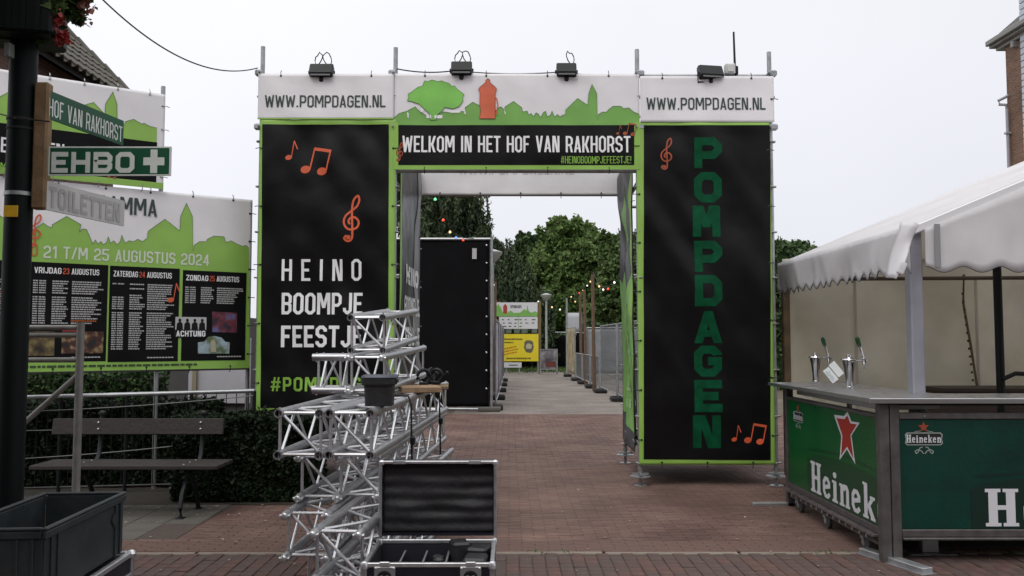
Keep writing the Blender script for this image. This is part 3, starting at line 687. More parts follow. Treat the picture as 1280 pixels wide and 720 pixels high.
s.draw('skyline_print', [[(0.02, .35), (W_ - .02, .12), (W_ - .02, 1.9), (W_ * .9, 2.0), (W_ * .8, 1.75), (W_ * .7, 2.1), (W_ * .62, 2.2), (W_ * .55, 2.75), (W_ * .45, 3.15), (W_ * .36, 2.7), (W_ * .33, 2.15), (W_ * .2, 1.95), (.02, 2.05)]], green_s, b, .002)
s.draw('green_border', [rc(W_ - .13, 0.03, W_ - .01, 3.4)], green_v, b, .004)
wt_ = []
for k, ch in enumerate('POMPDAGEN'):
    wt_ += [[(W_ * .44 + q * .20, 2.05 - k * .2 + p * .17) for p, q in poly] for poly in glyph(ch, .6, .22)]
s.draw('lettering', wt_, mat('pale_green_lettering', (.35, .55, .25)), b, .005, grid=0)
hooks(s, b, 0, 2, 0, 8)
# --- rear beam banner
b = thing('rear_beam_banner', 'plain white banner wrapped over the rear beam of the gate passage', 'banner', (bxs[1], YB, zrb))
O = Vector((bxs[1] + .03, YB - .04, zrb)); s = Surf(O, (1, 0, 0), (0, 0, 1), bxs[2] - bxs[1] - .06, zt - zrb, amp=.012, seed=20)
s.sheet('cloth', white_v, b)
s.draw('faded_lettering', text('WWW.POMPDAGEN.NL', .5, .27, .10, 1.5, .22), mat('faded_grey_print', (.52, .51, .50)), b, .002)
hooks(s, b, 0, 5)
mb = MB().bx(O.x, O.x + s.w, YB - .03, YB + .04, zrb - .004, zrb + .0, 0); mb.build('hem', mat('grey_hem', (.2, .2, .2)), b)
# sheets closing the outer and rear sides of the towers
b = thing('tower_side_sheet', 'black sheet closing the outer side of the right gate tower', 'sheet', (gx[3] - .05, YF, .3))
Surf((gx[3] - .035, YF + .1, .35), (0, 1, 0), (0, 0, 1), YB - YF - .15, 3.9, amp=.02, seed=7).sheet('cloth', black_v, b, cell=.2)
b = thing('tower_side_sheet', 'black sheet closing the outer side of the left gate tower', 'sheet', (gx[0] + .05, YF, .3))
Surf((gx[0] + .06, YB - .05, .35), (0, -1, 0), (0, 0, 1), YB - YF - .15, 3.9, amp=.02, seed=7).sheet('cloth', black_v, b, cell=.2)

# floodlights
flm = mat('floodlight_glass', (.05, .05, .055), .12)
def flood(px, py, label, rz=0, cables=2, wd=.26):
    p = at(px, py, YF - .04); t = thing('floodlight', label, 'floodlight', (0, 0, 0), 'floodlights clamped to the top of the gate')
    mb = MB().box((0, 0, .0), (wd, .10, .15), Matrix.Rotation(R(-28), 3, 'X'), .012)
    for k in range(7): mb.box((-wd * .42 + k * wd * .14, .055, .03), (.008, .05, .12), Matrix.Rotation(R(-28), 3, 'X'))
    mb.build('housing', black_m, t)
    MB().box((0, -.052, -.022), (wd * .84, .004, .11), Matrix.Rotation(R(-28), 3, 'X')).build('lens', flm, t)
    y = MB()
    y.path([(-wd * .54, 0, 0), (-wd * .54, 0, -.11), (wd * .54, 0, -.11), (wd * .54, 0, 0)], .009, 6); y.build('yoke', black_m, t)
    MB().box((0, .01, -.09), (.05, .08, .07), None, .012).build('clamp', black_m, t)
    for c in range(cables):
        s_ = (-1) ** c; c0 = (.02 + .04 * random.random()) * s_
        pts = [Vector((c0 + s_ * (.05 * math.sin(a * 1.1) + .02 * a / 6), .03 + .02 * math.sin(a), .06 + .085 * (1 - math.cos(a)) * (.8 + .2 * random.random()))) for a in [i * .5 for i in range(13)]]
        MB().path(pts, .006, 6).build('cable', rubber, t, True)
    t.location = p; t.rotation_euler = (0, 0, rz); t['kind'] = 'thing'
    return t
flood(402, 89, 'leftmost black floodlight, tangled cable above it, over the left web address', 0, 2)
flood(577, 86, 'black floodlight with two upright cable loops above the printed tree', 0, 2, .23)
flood(708, 88, 'black floodlight above the church spire print', 0, 1, .22)
flood(888, 91, 'wide black floodlight beside the small white box on the right', R(10), 0, .27)
p = at(912, 87, YF); t = thing('junction_box', 'small pale plastic box beside the thin antenna mast', 'box', p)
MB().box(p, (.11, .09, .12), None, .01).build('housing', mat('pale_plastic', (.55, .56, .55), .5), t)
MB().box(p + Vector((0, -.05, 0)), (.07, .012, .08), None, .004).build('lid', mat('pale_plastic', (.55, .56, .55), .5), t)
p = at(919, 95, YF); t = thing('antenna_mast', 'thin dark mast rising above the right tower', 'mast', p)
MB().tube(p, (p.x - .01, p.y, at(919, 40, YF).z), .014, 8, .011).build('pole', black_m, t, True)
MB().box(p + Vector((0, 0, .06)), (.06, .06, .1), None, .01).build('clamp', black_m, t)
# cables on top
def cable(name, label, pts, r, sag=0, n=18, m=rubber):
    P = []
    pts = [Vector(p) for p in pts]
    for i in range(len(pts) - 1):
        for k in range(n):
            t = k / n; q = pts[i].lerp(pts[i + 1], t); q.z -= sag * 4 * t * (1 - t); P.append(q)
    P.append(pts[-1]); o = MB().path(P, r, 6).build(name, m, None, True, loc=pts[0]); return tag(o, label, 'cable')
cable('overhead_cable', 'black cable hanging from upper left to the left gate tower', [at(60, -75, 6.2), at(322, 85, YF)], .0065, .34, 40)
cable('power_cable', 'thin cable slung between the second standard and the tree floodlight', [at(496, 86, YF - .03), at(570, 88, YF - .03)], .007, .03)
cable('power_cable', 'thin cable along the top of the centre banner to the right', [at(588, 90, YF - .03), at(700, 90, YF - .03), at(799, 94, YF - .03)], .006, .02)

# ================================================================ PROGRAMME BOARDS (left)
A_ = at(312, 460, 9.87); Ud = Vector((1.65, 1.17, 0)).normalized(); Wd = 3.5
Od = A_ - Ud * Wd
hgt = at(312, 250, 9.87).z - A_.z
bf = thing('banner_frame', 'silver tube frame holding the two programme banners beside the left tower', 'frame', (A_.x, A_.y, 0))
s = Surf(Od, Ud, (0, 0, 1), Wd, hgt, amp=.012, seed=31, diag=.3)
ur = s.px(204, 200)[0]
for u in (Wd - .0, ur, ur - 1.6):
    q = s.O + s.U * u - s.N * .07; MB().tube((q.x, q.y, 0), (q.x, q.y, 2.95 if u == Wd else 4.3), .024, 10).build('upright', galv, bf, True)
for z in (A_.z + .0, A_.z + hgt - .02):
    a, c = s.O - s.N * .045, s.O + s.U * Wd - s.N * .045; MB().tube((a.x, a.y, z), (c.x, c.y, z), .021, 10).build('ledger', galv, bf, True)
b = thing('programme_banner', 'programme banner dated 21 T/M 25 AUGUSTUS 2024 with three black schedule panels', 'banner', Od)
s.sheet('cloth', white_v, b)
SK2 = [(-60, 262), (-40, 240), (-20, 256), (0, 270), (10, 276), (42, 287), (48, 283), (54, 279), (60, 283), (65, 285), (65, 281), (83, 270.5), (101, 281), (99, 290), (103, 286), (108, 287), (112, 296), (115.5, 305), (119, 300), (122, 305), (126, 302), (129, 306), (133, 303), (135, 296), (138, 304), (142, 301), (146, 306), (150, 302), (152, 294), (156, 304), (161, 301), (167, 302), (172, 299), (178, 302), (184, 297.6), (185, 289), (206, 274), (224.5, 288.6), (225.6, 270.5), (233, 254), (240.4, 270.5), (241, 313), (242.6, 306.6), (249, 302), (258, 302), (259, 299), (267, 295), (280, 296), (281.6, 303), (289, 301), (296, 305), (303, 308), (307, 306.6), (311, 310)]
q = PX(s, SK2)
s.draw('skyline_print', [[(.0, .0)] + [(max(.0, min(s.w, a)), c) for a, c in q] + [(s.w, .0)]], green_v, b, .0018)
s.draw('outline_print', outline(q, .008), green_o, b, .0028, grid=0)
s.draw('lettering', (lambda a, c, u0: text('PROGRAMMA', u0, a[1], c[1] - a[1], a[0] - u0, .27))(s.px(196, 271), s.px(196, 250), s.px(62, 260)[0]), grey_txt, b, .0034)
def txl(s, st, x0, x1, yb0, yt0, t=.26, gap=.17):
    a = s.px(x0, yb0); u1 = s.px(x1, yb0)[0]; c = s.px(x0, yt0); return text(st, a[0], a[1], c[1] - a[1], u1 - a[0], t, gap=gap)
s.draw('lettering', txl(s, '21 T/M 25 AUGUSTUS 2024', 54, 261, 322.5, 307, .27), mat('pale_lettering', (.62, .68, .56)), b, .0032)
s.draw('lettering', txl(s, 'D', 38, 47, 320, 304, .27), mat('brown_lettering', (.42, .16, .03)), b, .0034)['label'] = 'brown letter before the date'
panels = []
for (x0, x1, yt, yb) in ((38, 132, 327, 452.5), (137.5, 222, 332, 452.5), (228.5, 306, 337.5, 451)):
    (ua, va) = s.px(x0, yt); (ub, _) = s.px(x1, yb); vb = s.px(x0, yb)[1]; panels.append((ua, ub, vb, va))
panels.insert(0, (panels[0][0] - 1.0, panels[0][0] - .09, panels[0][2], panels[0][3]))
tiny_w = mat('tiny_white_print', (.42, .42, .42)); tiny_o = mat('tiny_orange_print', (.40, .10, .02))
rr = random.Random(11)
for k, (ua, ub, vb, va) in enumerate(panels):
    s.draw('black_panel', [rc(ua, vb, ub, va)], black_q, b, .0032)
    W = ub - ua
    hd = ('ZATERDAG', 'VRIJDAG', 'ZATERDAG', 'ZONDAG')[k]; num = ('', '23', '24', '25')[k]
    if k:
        s.draw('lettering', text(hd, ua + .05 * W, va - .11, .060, W * .34, .28), white_in, b, .0046, grid=0)
        s.draw('lettering', text('AUGUSTUS', ua + .52 * W, va - .11, .060, W * .36, .28), white_in, b, .0046, grid=0)
        s.draw('lettering', text(num, ua + .41 * W, va - .11, .060, W * .08, .28), orange_v, b, .0046, grid=0)['label'] = 'orange day number'
    d1, d2 = [], []
    y = va - .19; n = 0
    end = vb + (.36 if k == 1 else .12 if k == 2 else .62 if k == 3 else .4)
    while y > end:
        n += 1
        if rr.random() < .09: y -= .02; 
        if k == 2 and 1 < n < 7: cols_ = ((.28, .50), (.53, .95))
        else: cols_ = ((.04, .10), (.115, .20), (.28, .50), (.53, .95))
        for ci, (f0, f1) in enumerate(cols_):
            if k == 2 and 1 < n < 7 and f0 == .28 and n % 3: continue
            L_ = (f1 - f0) * (1 if f1 < .25 else rr.uniform(.6, 1))
            x = ua + f0 * W; xe = ua + (f0 + L_) * W
            dst = d2 if (f0 == .53 and rr.random() < .05) else d1
            while x < xe:
                l_ = rr.uniform(.010, .035); dst.append(rc(x, y, min(x + l_, xe), y + .0125)); x += l_ + .0045
        y -= .0232
    d1 += [rc(ua + W * .55 + i * .03, vb + .035, ua + W * .55 + i * .03 + .024, vb + .047) for i in range(int(W * .4 / .03))]
    s.draw('schedule_print', d1, tiny_w, b, .0046, grid=0)['kind'] = 'stuff'
    if d2: s.draw('schedule_print', d2, tiny_o, b, .0046, grid=0)['kind'] = 'stuff'
def photo_m(name, c1, c2, sc_, c3=None):
    m = bpy.data.materials.new(name); m.use_nodes = True; n = m.node_tree; l = n.links.new; bs = n.nodes['Principled BSDF']
    tcn = n.nodes.new('ShaderNodeTexCoord'); q = n.nodes.new('ShaderNodeTexNoise'); q.inputs['Scale'].default_value = sc_; q.inputs['Detail'].default_value = 6
    l(tcn.outputs['Object'], q.inputs['Vector']); r = n.nodes.new('ShaderNodeValToRGB'); l(q.outputs['Fac'], r.inputs['Fac'])
    r.color_ramp.elements[0].position = .38; r.color_ramp.elements[0].color = (*c1, 1); r.color_ramp.elements[1].position = .66; r.color_ramp.elements[1].color = (*c2, 1)
    if c3: e_ = r.color_ramp.elements.new(.52); e_.color = (*c3, 1)
    l(r.outputs[0], bs.inputs['Base Color']); bs.inputs['Roughness'].default_value = .5; return m
ua, ub, vb, va = panels[1]; W = ub - ua
s.draw('photo_print', [rc(ua + .00 * W, vb + .06, ua + .33 * W, vb + .30)], photo_m('yellow_stage_photo', (.02, .015, .01), (.25, .2, .08), 9, (.10, .07, .03)), b, .0046)
s.draw('photo_print', [rc(ua + .42 * W, vb + .08, ua + .96 * W, vb + .30)], photo_m('red_crowd_photo', (.01, .01, .01), (.32, .24, .12), 12, (.07, .02, .01)), b, .0046)
s.draw('red_strip', [rc(ua + .42 * W, vb + .30, ua + .68 * W, vb + .335)], mat('red_print', (.30, .02, .02)), b, .0048)
ua, ub, vb, va = panels[3]; W = ub - ua
a0 = s.px(218.5, 422); a1 = s.px(258, 397)
s.draw('band_poster', [rc(a0[0], a0[1], a1[0], s.px(218.5, 396)[1])], mat('pale_poster', (.45, .45, .46)), b, .0050)
pw = a1[0] - a0[0]; blk = []
for i in range(4):
    cx = a0[0] + pw * (.14 + .24 * i); cy = a0[1] + .10
    blk += [circ(cx, cy + .085, .016, .02, 8), [(cx - .035, cy - .02), (cx + .035, cy - .02), (cx + .028, cy + .055), (cx + .008, cy + .068), (cx - .008, cy + .068), (cx - .03, cy + .05)]]
blk.append(rc(a0[0], a0[1], a1[0], a0[1] + .085))
s.draw('band_silhouette', blk, black_v, b, .0058, grid=0)
s.draw('lettering', text('ACHTUNG', a0[0] + .01, a0[1] + .012, .062, pw - .02, .30), white_in, b, .0075, grid=0)
s.draw('photo_print', [PX(s, [(265, 415), (296, 416), (296, 391), (265, 389.5)])], photo_m('blue_red_stage_photo', (.01, .01, .03), (.10, .12, .28), 8, (.14, .02, .03)), b, .0050)
s.draw('photo_print', [PX(s, [(247, 442), (286, 442), (287, 428), (281, 427), (277, 422), (268, 420), (260, 421), (255, 427), (247, 428)])], photo_m('castle_photo', (.10, .14, .06), (.35, .5, .6), 7, (.30, .38, .42)), b, .0050)
s.draw('photo_print', [PX(s, [(263, 440), (270, 440), (269, 427), (266, 424), (263, 427)])], mat('stone_print', (.4, .36, .25)), b, .0056)
a = s.px(213, 375); s.draw('music_note', single_note(a[0], a[1], .12), orange_v, b, .0054)
a = s.px(43, 290); s.draw('treble_clef', clef(a[0], a[1], .17), orange_v, b, .0054, grid=0)
ft = []
x = .3; v0 = s.px(100, 459)[1]
while x < 2.9:
    l_ = rr.uniform(.02, .09); ft.append(rc(x, v0, x + l_, v0 + .022)); x += l_ + .012
s.draw('footer_print', ft, mat('tiny_dark_print', (.03, .06, .02)), b, .0032, grid=0)['kind'] = 'stuff'
hooks(s, b, 8, 8, 0, 6)
# upper banner
v3 = at(100, 236, 9.4).z
b = thing('welcome_banner', 'smaller skyline banner with green frame mounted above the programme banner', 'banner', Od + Vector((0, 0, 1.8)))
s2 = Surf(Od + s.N * .03, Ud, (0, 0, 1), s.px(204, 200)[0], 1, amp=.012, seed=41, diag=.4)
vt = s2.px(204, 118)[1]; vbm = s2.px(204, 236.5)[1]
s2.O = s2.O + Vector((0, 0, vbm)); s2.h = vt - vbm
s2.sheet('cloth', white_v, b)
SK3 = [(-70, 104), (-40, 96), (-10, 124), (0, 121), (13, 114), (30, 124), (60, 138), (90, 140), (100, 133), (117, 128), (131, 143), (132, 130), (141, 115), (146, 130), (146.5, 158), (150, 157), (155, 156), (157, 152), (167, 149), (177, 155), (180, 154), (187, 158), (196, 160)]
q = PX(s2, SK3)
s2.draw('skyline_print', [[(max(0, q[0][0]), .01)] + [(max(0, a), c) for a, c in q] + [(q[-1][0], .01)]], green_v, b, .0018)
s2.draw('outline_print', outline(q, .008), green_o, b, .0028, grid=0)
kx = s2.px(195, 230)[0]; ky = s2.px(195, 228)[1]; kt = s2.px(195, 178)[1]
s2.draw('black_field', [rc(.05, ky, kx, kt)], black_q, b, .0028)
s2.draw('green_border', [rc(.0, 0, s2.w, ky)], green_v, b, .0032)
s2.draw('lettering', txl(s2, 'BEZOEKEN', -12, 80, 189, 170, .27), white_in, b, .0044)
s2.draw('lettering', txl(s2, '#HEINOBOOM', -60, 8, 206, 197, .25), mat('hashtag_green', (.21, .42, .05)), b, .0044)
a = s2.px(136, 221); s2.draw('music_note', double_note(a[0], a[1], .05), orange_d, b, .0044)
hooks(s2, b, 8, 6, 0, 4, galv)
# ================================================================ TRUSSES
tr_m = {}
def cyl_mesh(name, r, n, m, L_=1):
    o = MB().tube((0, 0, 0), (0, 0, L_), r, n).build(name, m, None, True); me = o.data; bpy.data.objects.remove(o); return me
brace_me = cyl_mesh('brace', .0093, 8, alu_b)
def between(a, b):
    a, b = Vector(a), Vector(b); d = b - a
    return Matrix.Translation(a) @ d.to_track_quat('Z', 'Y').to_matrix().to_4x4() @ Matrix.Scale(d.length, 4, (0, 0, 1))
def chord_mesh(Ln):
    k = round(Ln, 2)
    if k in tr_m: return tr_m[k]
    mb = MB()
    # hollow tube: outer, end rings, dark bore comes from real depth
    def hollow(y0, y1, ro, ri, n=16):
        vs = []
        for y, r in ((y0 + .16, ri * .98), (y0, ri), (y0, ro), (y1, ro), (y1, ri), (y1 - .16, ri * .98)):
            for i in range(n): a = 2 * math.pi * i / n; vs.append((math.cos(a) * r, y, math.sin(a) * r))
        fs = [(j * n + i, j * n + (i + 1) % n, (j + 1) * n + (i + 1) % n, (j + 1) * n + i) for j in range(5) for i in range(n)]
        fs += [tuple(range(n)), tuple(range(5 * n, 6 * n))[::-1]]
        mb.add(vs, fs)
    hollow(0, Ln, .0262, .0195)
    for y in (.001, Ln - .051): mb.lathe((0, y, 0), [(.0245, 0), (.0262, .002), (.0262, .046), (.0245, .05)], 16, (0, 1, 0)) if False else None
    for y in (.03, Ln - .03): mb.tube((0, y, -.034), (0, y, .034), .007, 6)
    o = mb.build('chord', alu, None, True); tr_m[k] = o.data; bpy.data.objects.remove(o); return tr_m[k]
def spig_mesh():
    if 's' in tr_m: return tr_m['s']
    o = MB().lathe((0, .03, 0), [(.019, -.02), (.0255, 0), (.0255, .02), (.020, .055), (.013, .06)], 14, (0, -1, 0)).tube((-.03, -.005, 0), (.03, -.005, 0), .008, 8).build('coupler', alu_b, None, True)
    tr_m['s'] = o.data; bpy.data.objects.remove(o); return tr_m['s']
S_ = .24
def truss(label, x, y, z, Ln, yaw=0, pitch=0, spig=False, seed=0):
    """x,y,z = centre of the lower left chord at the near end; runs along +Y"""
    t = thing('lighting_truss', label, 'truss', (x, y, z), 'silver box trusses in the pile')
    t.rotation_euler = (pitch, 0, -yaw)
    cm = chord_mesh(Ln)
    cs = [(0, 0), (S_, 0), (0, S_), (S_, S_)]
    for cx, cz in cs:
        inst('chord', cm, t, Matrix.Translation((cx, 0, cz)))
        if spig: inst('coupler', spig_mesh(), t, Matrix.Translation((cx, -.035, cz)))
    e0 = .07; n = max(1, round((Ln - 2 * e0) / .28)); st = (Ln - 2 * e0) / n
    def br(a, b): inst('brace', brace_me, t, between(a, b))
    for f, (p, q) in enumerate(((cs[0], cs[2]), (cs[1], cs[3]), (cs[0], cs[1]), (cs[2], cs[3]))):
        k = 0
        for i in range(n):
            ya, yb_ = e0 + i * st, e0 + (i + 1) * st
            a, b_ = (p, q) if (i + f + seed) % 2 else (q, p)
            br((a[0], ya, a[1]), (b_[0], yb_, b_[1]))
    for yy in (.045, Ln - .045):
        br((0, yy, 0), (0, yy, S_)); br((S_, yy, 0), (S_, yy, S_)); br((0, yy, 0), (S_, yy, 0)); br((0, yy, S_), (S_, yy, S_))
        br((0, yy + .012, S_), (S_, yy + .012, 0))
    return t
def lay(k): return .03 + .29 * (k - 1)
YC, XD, XC = 5.13, -1.04, -1.335
a3 = R(3.1)
truss('front right truss on the fourth layer of the pile, carrying the black bucket', XD, YC, lay(4), 3.5, a3)
truss('front left truss on the fourth layer of the pile, open end towards the camera', XC, YC, lay(4), 3.3, a3 * .8, seed=1)
truss('truss directly beneath the one carrying the black bucket', XD, YC + .35, lay(3), 3.2, a3 * 1.0, spig=True, seed=1)
truss('left truss on the third layer of the pile, set back behind the front ends', -1.27, 5.42, lay(3), 2.8, a3, spig=True)
truss('second layer truss sticking out farthest towards the open flight case', -1.01, 4.66, lay(2), 3.5, a3 * 1.3, spig=True)
truss('second layer truss at the left edge of the pile, above the ground paving', -1.28, 5.15, lay(2), 3.2, a3 * .6, spig=True, seed=1)
truss('bottom right truss of the pile lying on the paving behind the flight case', -1.0, 4.98, lay(1), 3.3, a3 * 1.4, spig=True, seed=1)
truss('bottom left truss of the pile lying on the paving', -1.24, 5.5, lay(1), 2.9, a3, spig=True)
truss('short truss at the very top of the pile', -1.165, 6.5, lay(6) + .01, 1.25, R(5), R(4))
truss('fifth layer truss just below the topmost short truss', -1.14, 6.36, lay(5) + .01, 1.6, R(5), R(2.0), spig=True, seed=1)
t = truss('small square truss block sticking out left of the fifth layer', -1.425, 6.62, lay(5) + .01, .25, 0, 0)
t.rotation_euler = (0, 0, R(-90)); t.location = (-1.43, 6.68, lay(5) + .01)
for c in list(kids(t)):
    if c.name.startswith('chord'):
        M = c.matrix_local.copy(); inst('coupler', spig_mesh(), t, M @ Matrix.Translation((0, -.035, 0)))
        
# black bucket / bin on the truss
ztop = lay(4) + S_ + .027
cx, cy = at(473, 505, 5.35).x, 5.40
t = thing('storage_bucket', 'small black plastic bucket with a dark blue lid standing on the front right truss', 'bucket', (cx, cy, ztop))
mb = MB()
def ring(w_, d_, z, r): 
    P = []
    for sx, sy, a0 in ((1, 1, 0), (-1, 1, 90), (-1, -1, 180), (1, -1, 270)):
        for k in range(4): a = R(a0 + k * 30); P.append((cx + sx * (w_ / 2 - r) + math.cos(a) * r, cy + sy * (d_ / 2 - r) + math.sin(a) * r, z))
    return P
def loft(mb, rings):
    n = len(rings[0]); vs = [p for r_ in rings for p in r_]
    fs = [(i * n + k, i * n + (k + 1) % n, (i + 1) * n + (k + 1) % n, (i + 1) * n + k) for i in range(len(rings) - 1) for k in range(n)]
    return mb.add(vs, fs + [tuple(range(n))[::-1], tuple(range((len(rings) - 1) * n, len(rings) * n))])
loft(mb, [ring(.160, .15, ztop, .02), ring(.175, .165, ztop + .145, .02)]).build('body', black_p, t, True)
loft(MB(), [ring(.192, .18, ztop + .125, .02), ring(.2, .19, ztop + .135, .02), ring(.198, .19, ztop + .165, .02)]).build('rim', black_p, t)
loft(MB(), [ring(.20, .19, ztop + .1655, .02), ring(.208, .198, ztop + .172, .02), ring(.195, .185, ztop + .186, .03)]).build('lid', mat('dark_blue_plastic', (.012, .024, .042), .35, 0, .2, 12), t, True)
for sx in (-1, 1): MB().box((cx + sx * .103, cy, ztop + .152), (.02, .07, .03), None, .006).build('handle', black_p, t)
# planks
def plank(label, c, d, rz, m, rx=0):
    t = MB().box((0, 0, 0), d, None, .004).build('wooden_plank', m); t.location = c; t.rotation_euler = (rx, 0, rz)
    tag(t, label, 'plank', 'wood pieces lying on the truss')
c = at(525, 486, 6.9)
plank('pale sawn wood block lying on the right truss behind the bucket', (c.x, 6.85, ztop + .022), (.30, .34, .042), R(12), wood_lt)
plank('darker flat board lying under the black clamps on the truss', (c.x + .02, 7.35, ztop + .014), (.34, .5, .026), R(4), wood_old)
def clamp(label, x, y, z, rz):
    t = thing('hook_clamp', label, 'clamp', (0, 0, 0), 'black hook clamps on the truss')
    mb = MB(); pts = [(math.cos(R(a)) * .052, 0, .075 + math.sin(R(a)) * .052) for a in range(-60, 215, 18)]
    mb.path(pts, .014, 8); mb.build('hook', black_m, t, True)
    MB().box((0, 0, .015), (.07, .05, .03), None, .008).build('foot', black_m, t)
    MB().tube((.055, -.02, .07), (.1, -.02, .1), .006, 8).lathe((.1, -.02, .1), [(.004, -.01), (.016, -.008), (.016, .008), (.004, .01)], 10, (1, 0, 0)).build('wing_bolt', black_m, t, True)
    t.location = (x, y, z); t.rotation_euler = (0, 0, rz)
c = at(535, 465, 7.3)
clamp('left one of the black hook clamps lying on the truss end', c.x - .03, 7.25, ztop + .027, R(20))
clamp('right one of the black hook clamps, upright on the board', c.x + .06, 7.40, ztop + .027, R(-10))
clamp('rear black hook clamp half hidden behind the other two', c.x + .005, 7.52, ztop + .027, R(60))
# straps round the pile
for px_, yy, lb in ((507, 6.25, 'front dark tie strap hanging over the right side of the truss pile'), (546, 7.75, 'rear dark tie strap hanging over the right side of the truss pile')):
    xs = -.80 + .054 * (yy - YC) + .042
    pts = [(xs - .36, yy, ztop + .008), (xs - .1, yy, ztop + .01), (xs - .012, yy, ztop + .004), (xs + .008, yy, ztop - .05), (xs + .012, yy + .01, .9), (xs + .02, yy, .62), (xs + .012, yy + .01, .35), (xs + .02, yy, .06)]
    t = thing('tie_strap', lb, 'strap', (xs, yy, 0), 'tie straps on the truss pile')
    MB().path(pts, .008, 6).build('webbing', rubber, t)
    MB().box((xs + .022, yy, .86), (.035, .07, .06), None, .01).build('buckle', black_m, t)

# ================================================================ OPEN FLIGHT CASE
yf, yb = 4.45, 4.99
zc = at(500, 705, yf).z; xl = at(452, 705, yf).x; xr = at(618.5, 705, yf).x
case = thing('flight_case', 'open black flight case with silver edges and its lid standing up', 'flight case', ((xl + xr) / 2, (yf + yb) / 2, 0))
T_ = .012; zb_ = .09
pan = mat('dark_blue_laminate', (.007, .007, .013), .35, 0, .15, 10, .1, 80)
for nm, a in (('front_panel', (xl + .003, xr - .003, yf + .003, yf + T_, zb_, zc - .02)), ('back_panel', (xl + .003, xr - .003, yb - T_, yb - .003, zb_, zc - .02)),
              ('side_panel', (xl + .003, xl + T_, yf + T_, yb - T_, zb_, zc - .02)), ('side_panel', (xr - T_, xr - .003, yf + T_, yb - T_, zb_, zc - .02)), ('bottom_panel', (xl + T_, xr - T_, yf + T_, yb - T_, zb_, zb_ + .012))):
    MB().bx(*a).build(nm, pan, case)
def edge(mb, a, b, w_=.026): # L-profile edge along box edge
    mb.box(((a[0] + b[0]) / 2, (a[1] + b[1]) / 2, (a[2] + b[2]) / 2), (abs(a[0] - b[0]) + w_, abs(a[1] - b[1]) + w_, abs(a[2] - b[2]) + w_), None, .003)
h_ = .013
for a, b in (((xl + h_, yf + h_ - .004, zc - .006), (xr - h_, yf + h_ - .004, zc - .006)), ((xl + h_, yb - h_, zc - .006), (xr - h_, yb - h_, zc - .006))):
    mb = MB(); edge(mb, (a[0] + .015, a[1], a[2]), (b[0] - .015, b[1], b[2]), .022); mb.build('rim_profile', alu_b, case)
for x in (xl + h_, xr - h_):
    mb = MB(); edge(mb, (x, yf + .012, zc - .006), (x, yb - .012, zc - .006), .022); mb.build('rim_profile', alu_b, case)
    for y in (yf + h_ - .006, yb - h_ + .003):
        mb = MB(); edge(mb, (x, y, zb_ + .01), (x, y, zc - .03), .026); mb.build('corner_profile', alu, case)
        MB().lathe((x, y, zc - .004), [(.02, -.02), (.021, 0), (.016, .012), (.006, .017)], 14).build('ball_corner', alu_b, case, True)
for y in (yf + .01, yb - .01):
    mb = MB(); edge(mb, (xl + .03, y, zb_ + .012), (xr - .03, y, zb_ + .012), .024); mb.build('bottom_profile', alu, case)
for x in (xl + .08, xr - .08):
    for y in (yf + .08, yb - .08):
        w_ = MB().lathe((x - .015, y, .04), [(.012, 0), (.038, .002), (.04, .015), (.038, .028), (.012, .03)], 16, (1, 0, 0)).build('castor', rubber, case, True)
        MB().box((x, y, .075), (.06, .05, .03)).build('castor_fork', galv, case)
# foam lining + dividers
zi = zc - .045
MB().bx(xl + T_ + .002, xr - T_ - .002, yf + T_ + .002, yb - T_ - .002, zb_ + .014, zi - .10).build('foam_lining', black_foam, case)
blu = mat('dark_navy_lining', (.007, .006, .013), .8)
for nm, a in (('lining', (xl + T_ + .001, xr - T_ - .001, yb - T_ - .014, yb - T_ - .001, zi - .1, zc - .022)), ('lining', (xl + T_ + .001, xl + T_ + .012, yf + T_, yb - T_ - .02, zi - .1, zc - .022)), ('lining', (xr - T_ - .012, xr - T_ - .001, yf + T_, yb - T_ - .02, zi - .1, zc - .022))):
    MB().bx(*a).build(nm, blu, case)
iw = xr - xl - .06
div = mat('grey_divider_edge', (.12, .12, .13), .6)
for f in (.22, .42, .62, .80):
    x = xl + .03 + iw * f; d = MB().bx(x - .004, x + .004, yf + .03, yb - .06, zi - .09, zi - .006).build('divider', black_foam, case)
    MB().bx(x - .005, x + .005, yf + .03, yb - .06, zi - .005, zi).build('divider_edge', div, d)
d = MB().bx(xl + .03, xr - .03, yf + .115, yf + .123, zi - .09, zi - .005).build('divider', black_foam, case)
MB().bx(xl + .03, xr - .03, yf + .114, yf + .124, zi - .004, zi + .002).build('divider_edge', div, d)
# butterfly latches
def latch(x, label=None):
    la = MB().box((x, yf - .003, zc - .065), (.105, .008, .105), None, .003).build('latch', alu, case)
    if label: la['label'] = label
    MB().lathe((x, yf - .008, zc - .065), [(.034, 0), (.036, .004), (.03, .006)], 18, (0, -1, 0)).build('latch_dish', black_m, la)
    mb = MB()
    for s_ in (-1, 1): mb.lathe((x + s_ * .014, yf - .014, zc - .065), [(.004, 0), (.013, .001), (.013, .006), (.004, .007)], 12, (0, -1, 0))
    mb.build('latch_wing', alu_b, la, True)
    MB().box((x, yf - .004, zc + .002), (.05, .014, .02), None, .003).build('latch_hook', alu_b, la)
    mb = MB()
    for sx in (-1, 1):
        for sz in (-1, 1): mb.lathe((x + sx * .045, yf - .007, zc - .065 + sz * .045), [(.006, 0), (.006, .002), (.003, .004)], 8, (0, -1, 0))
    mb.build('rivet', alu_b, la)
latch(xl + .115); latch(xr - .12)
MB().lathe((xl + .045, yf - .006, zc - .06), [(.004, 0), (.004, .003)], 8, (0, -1, 0)).build('rivet', alu_b, case)
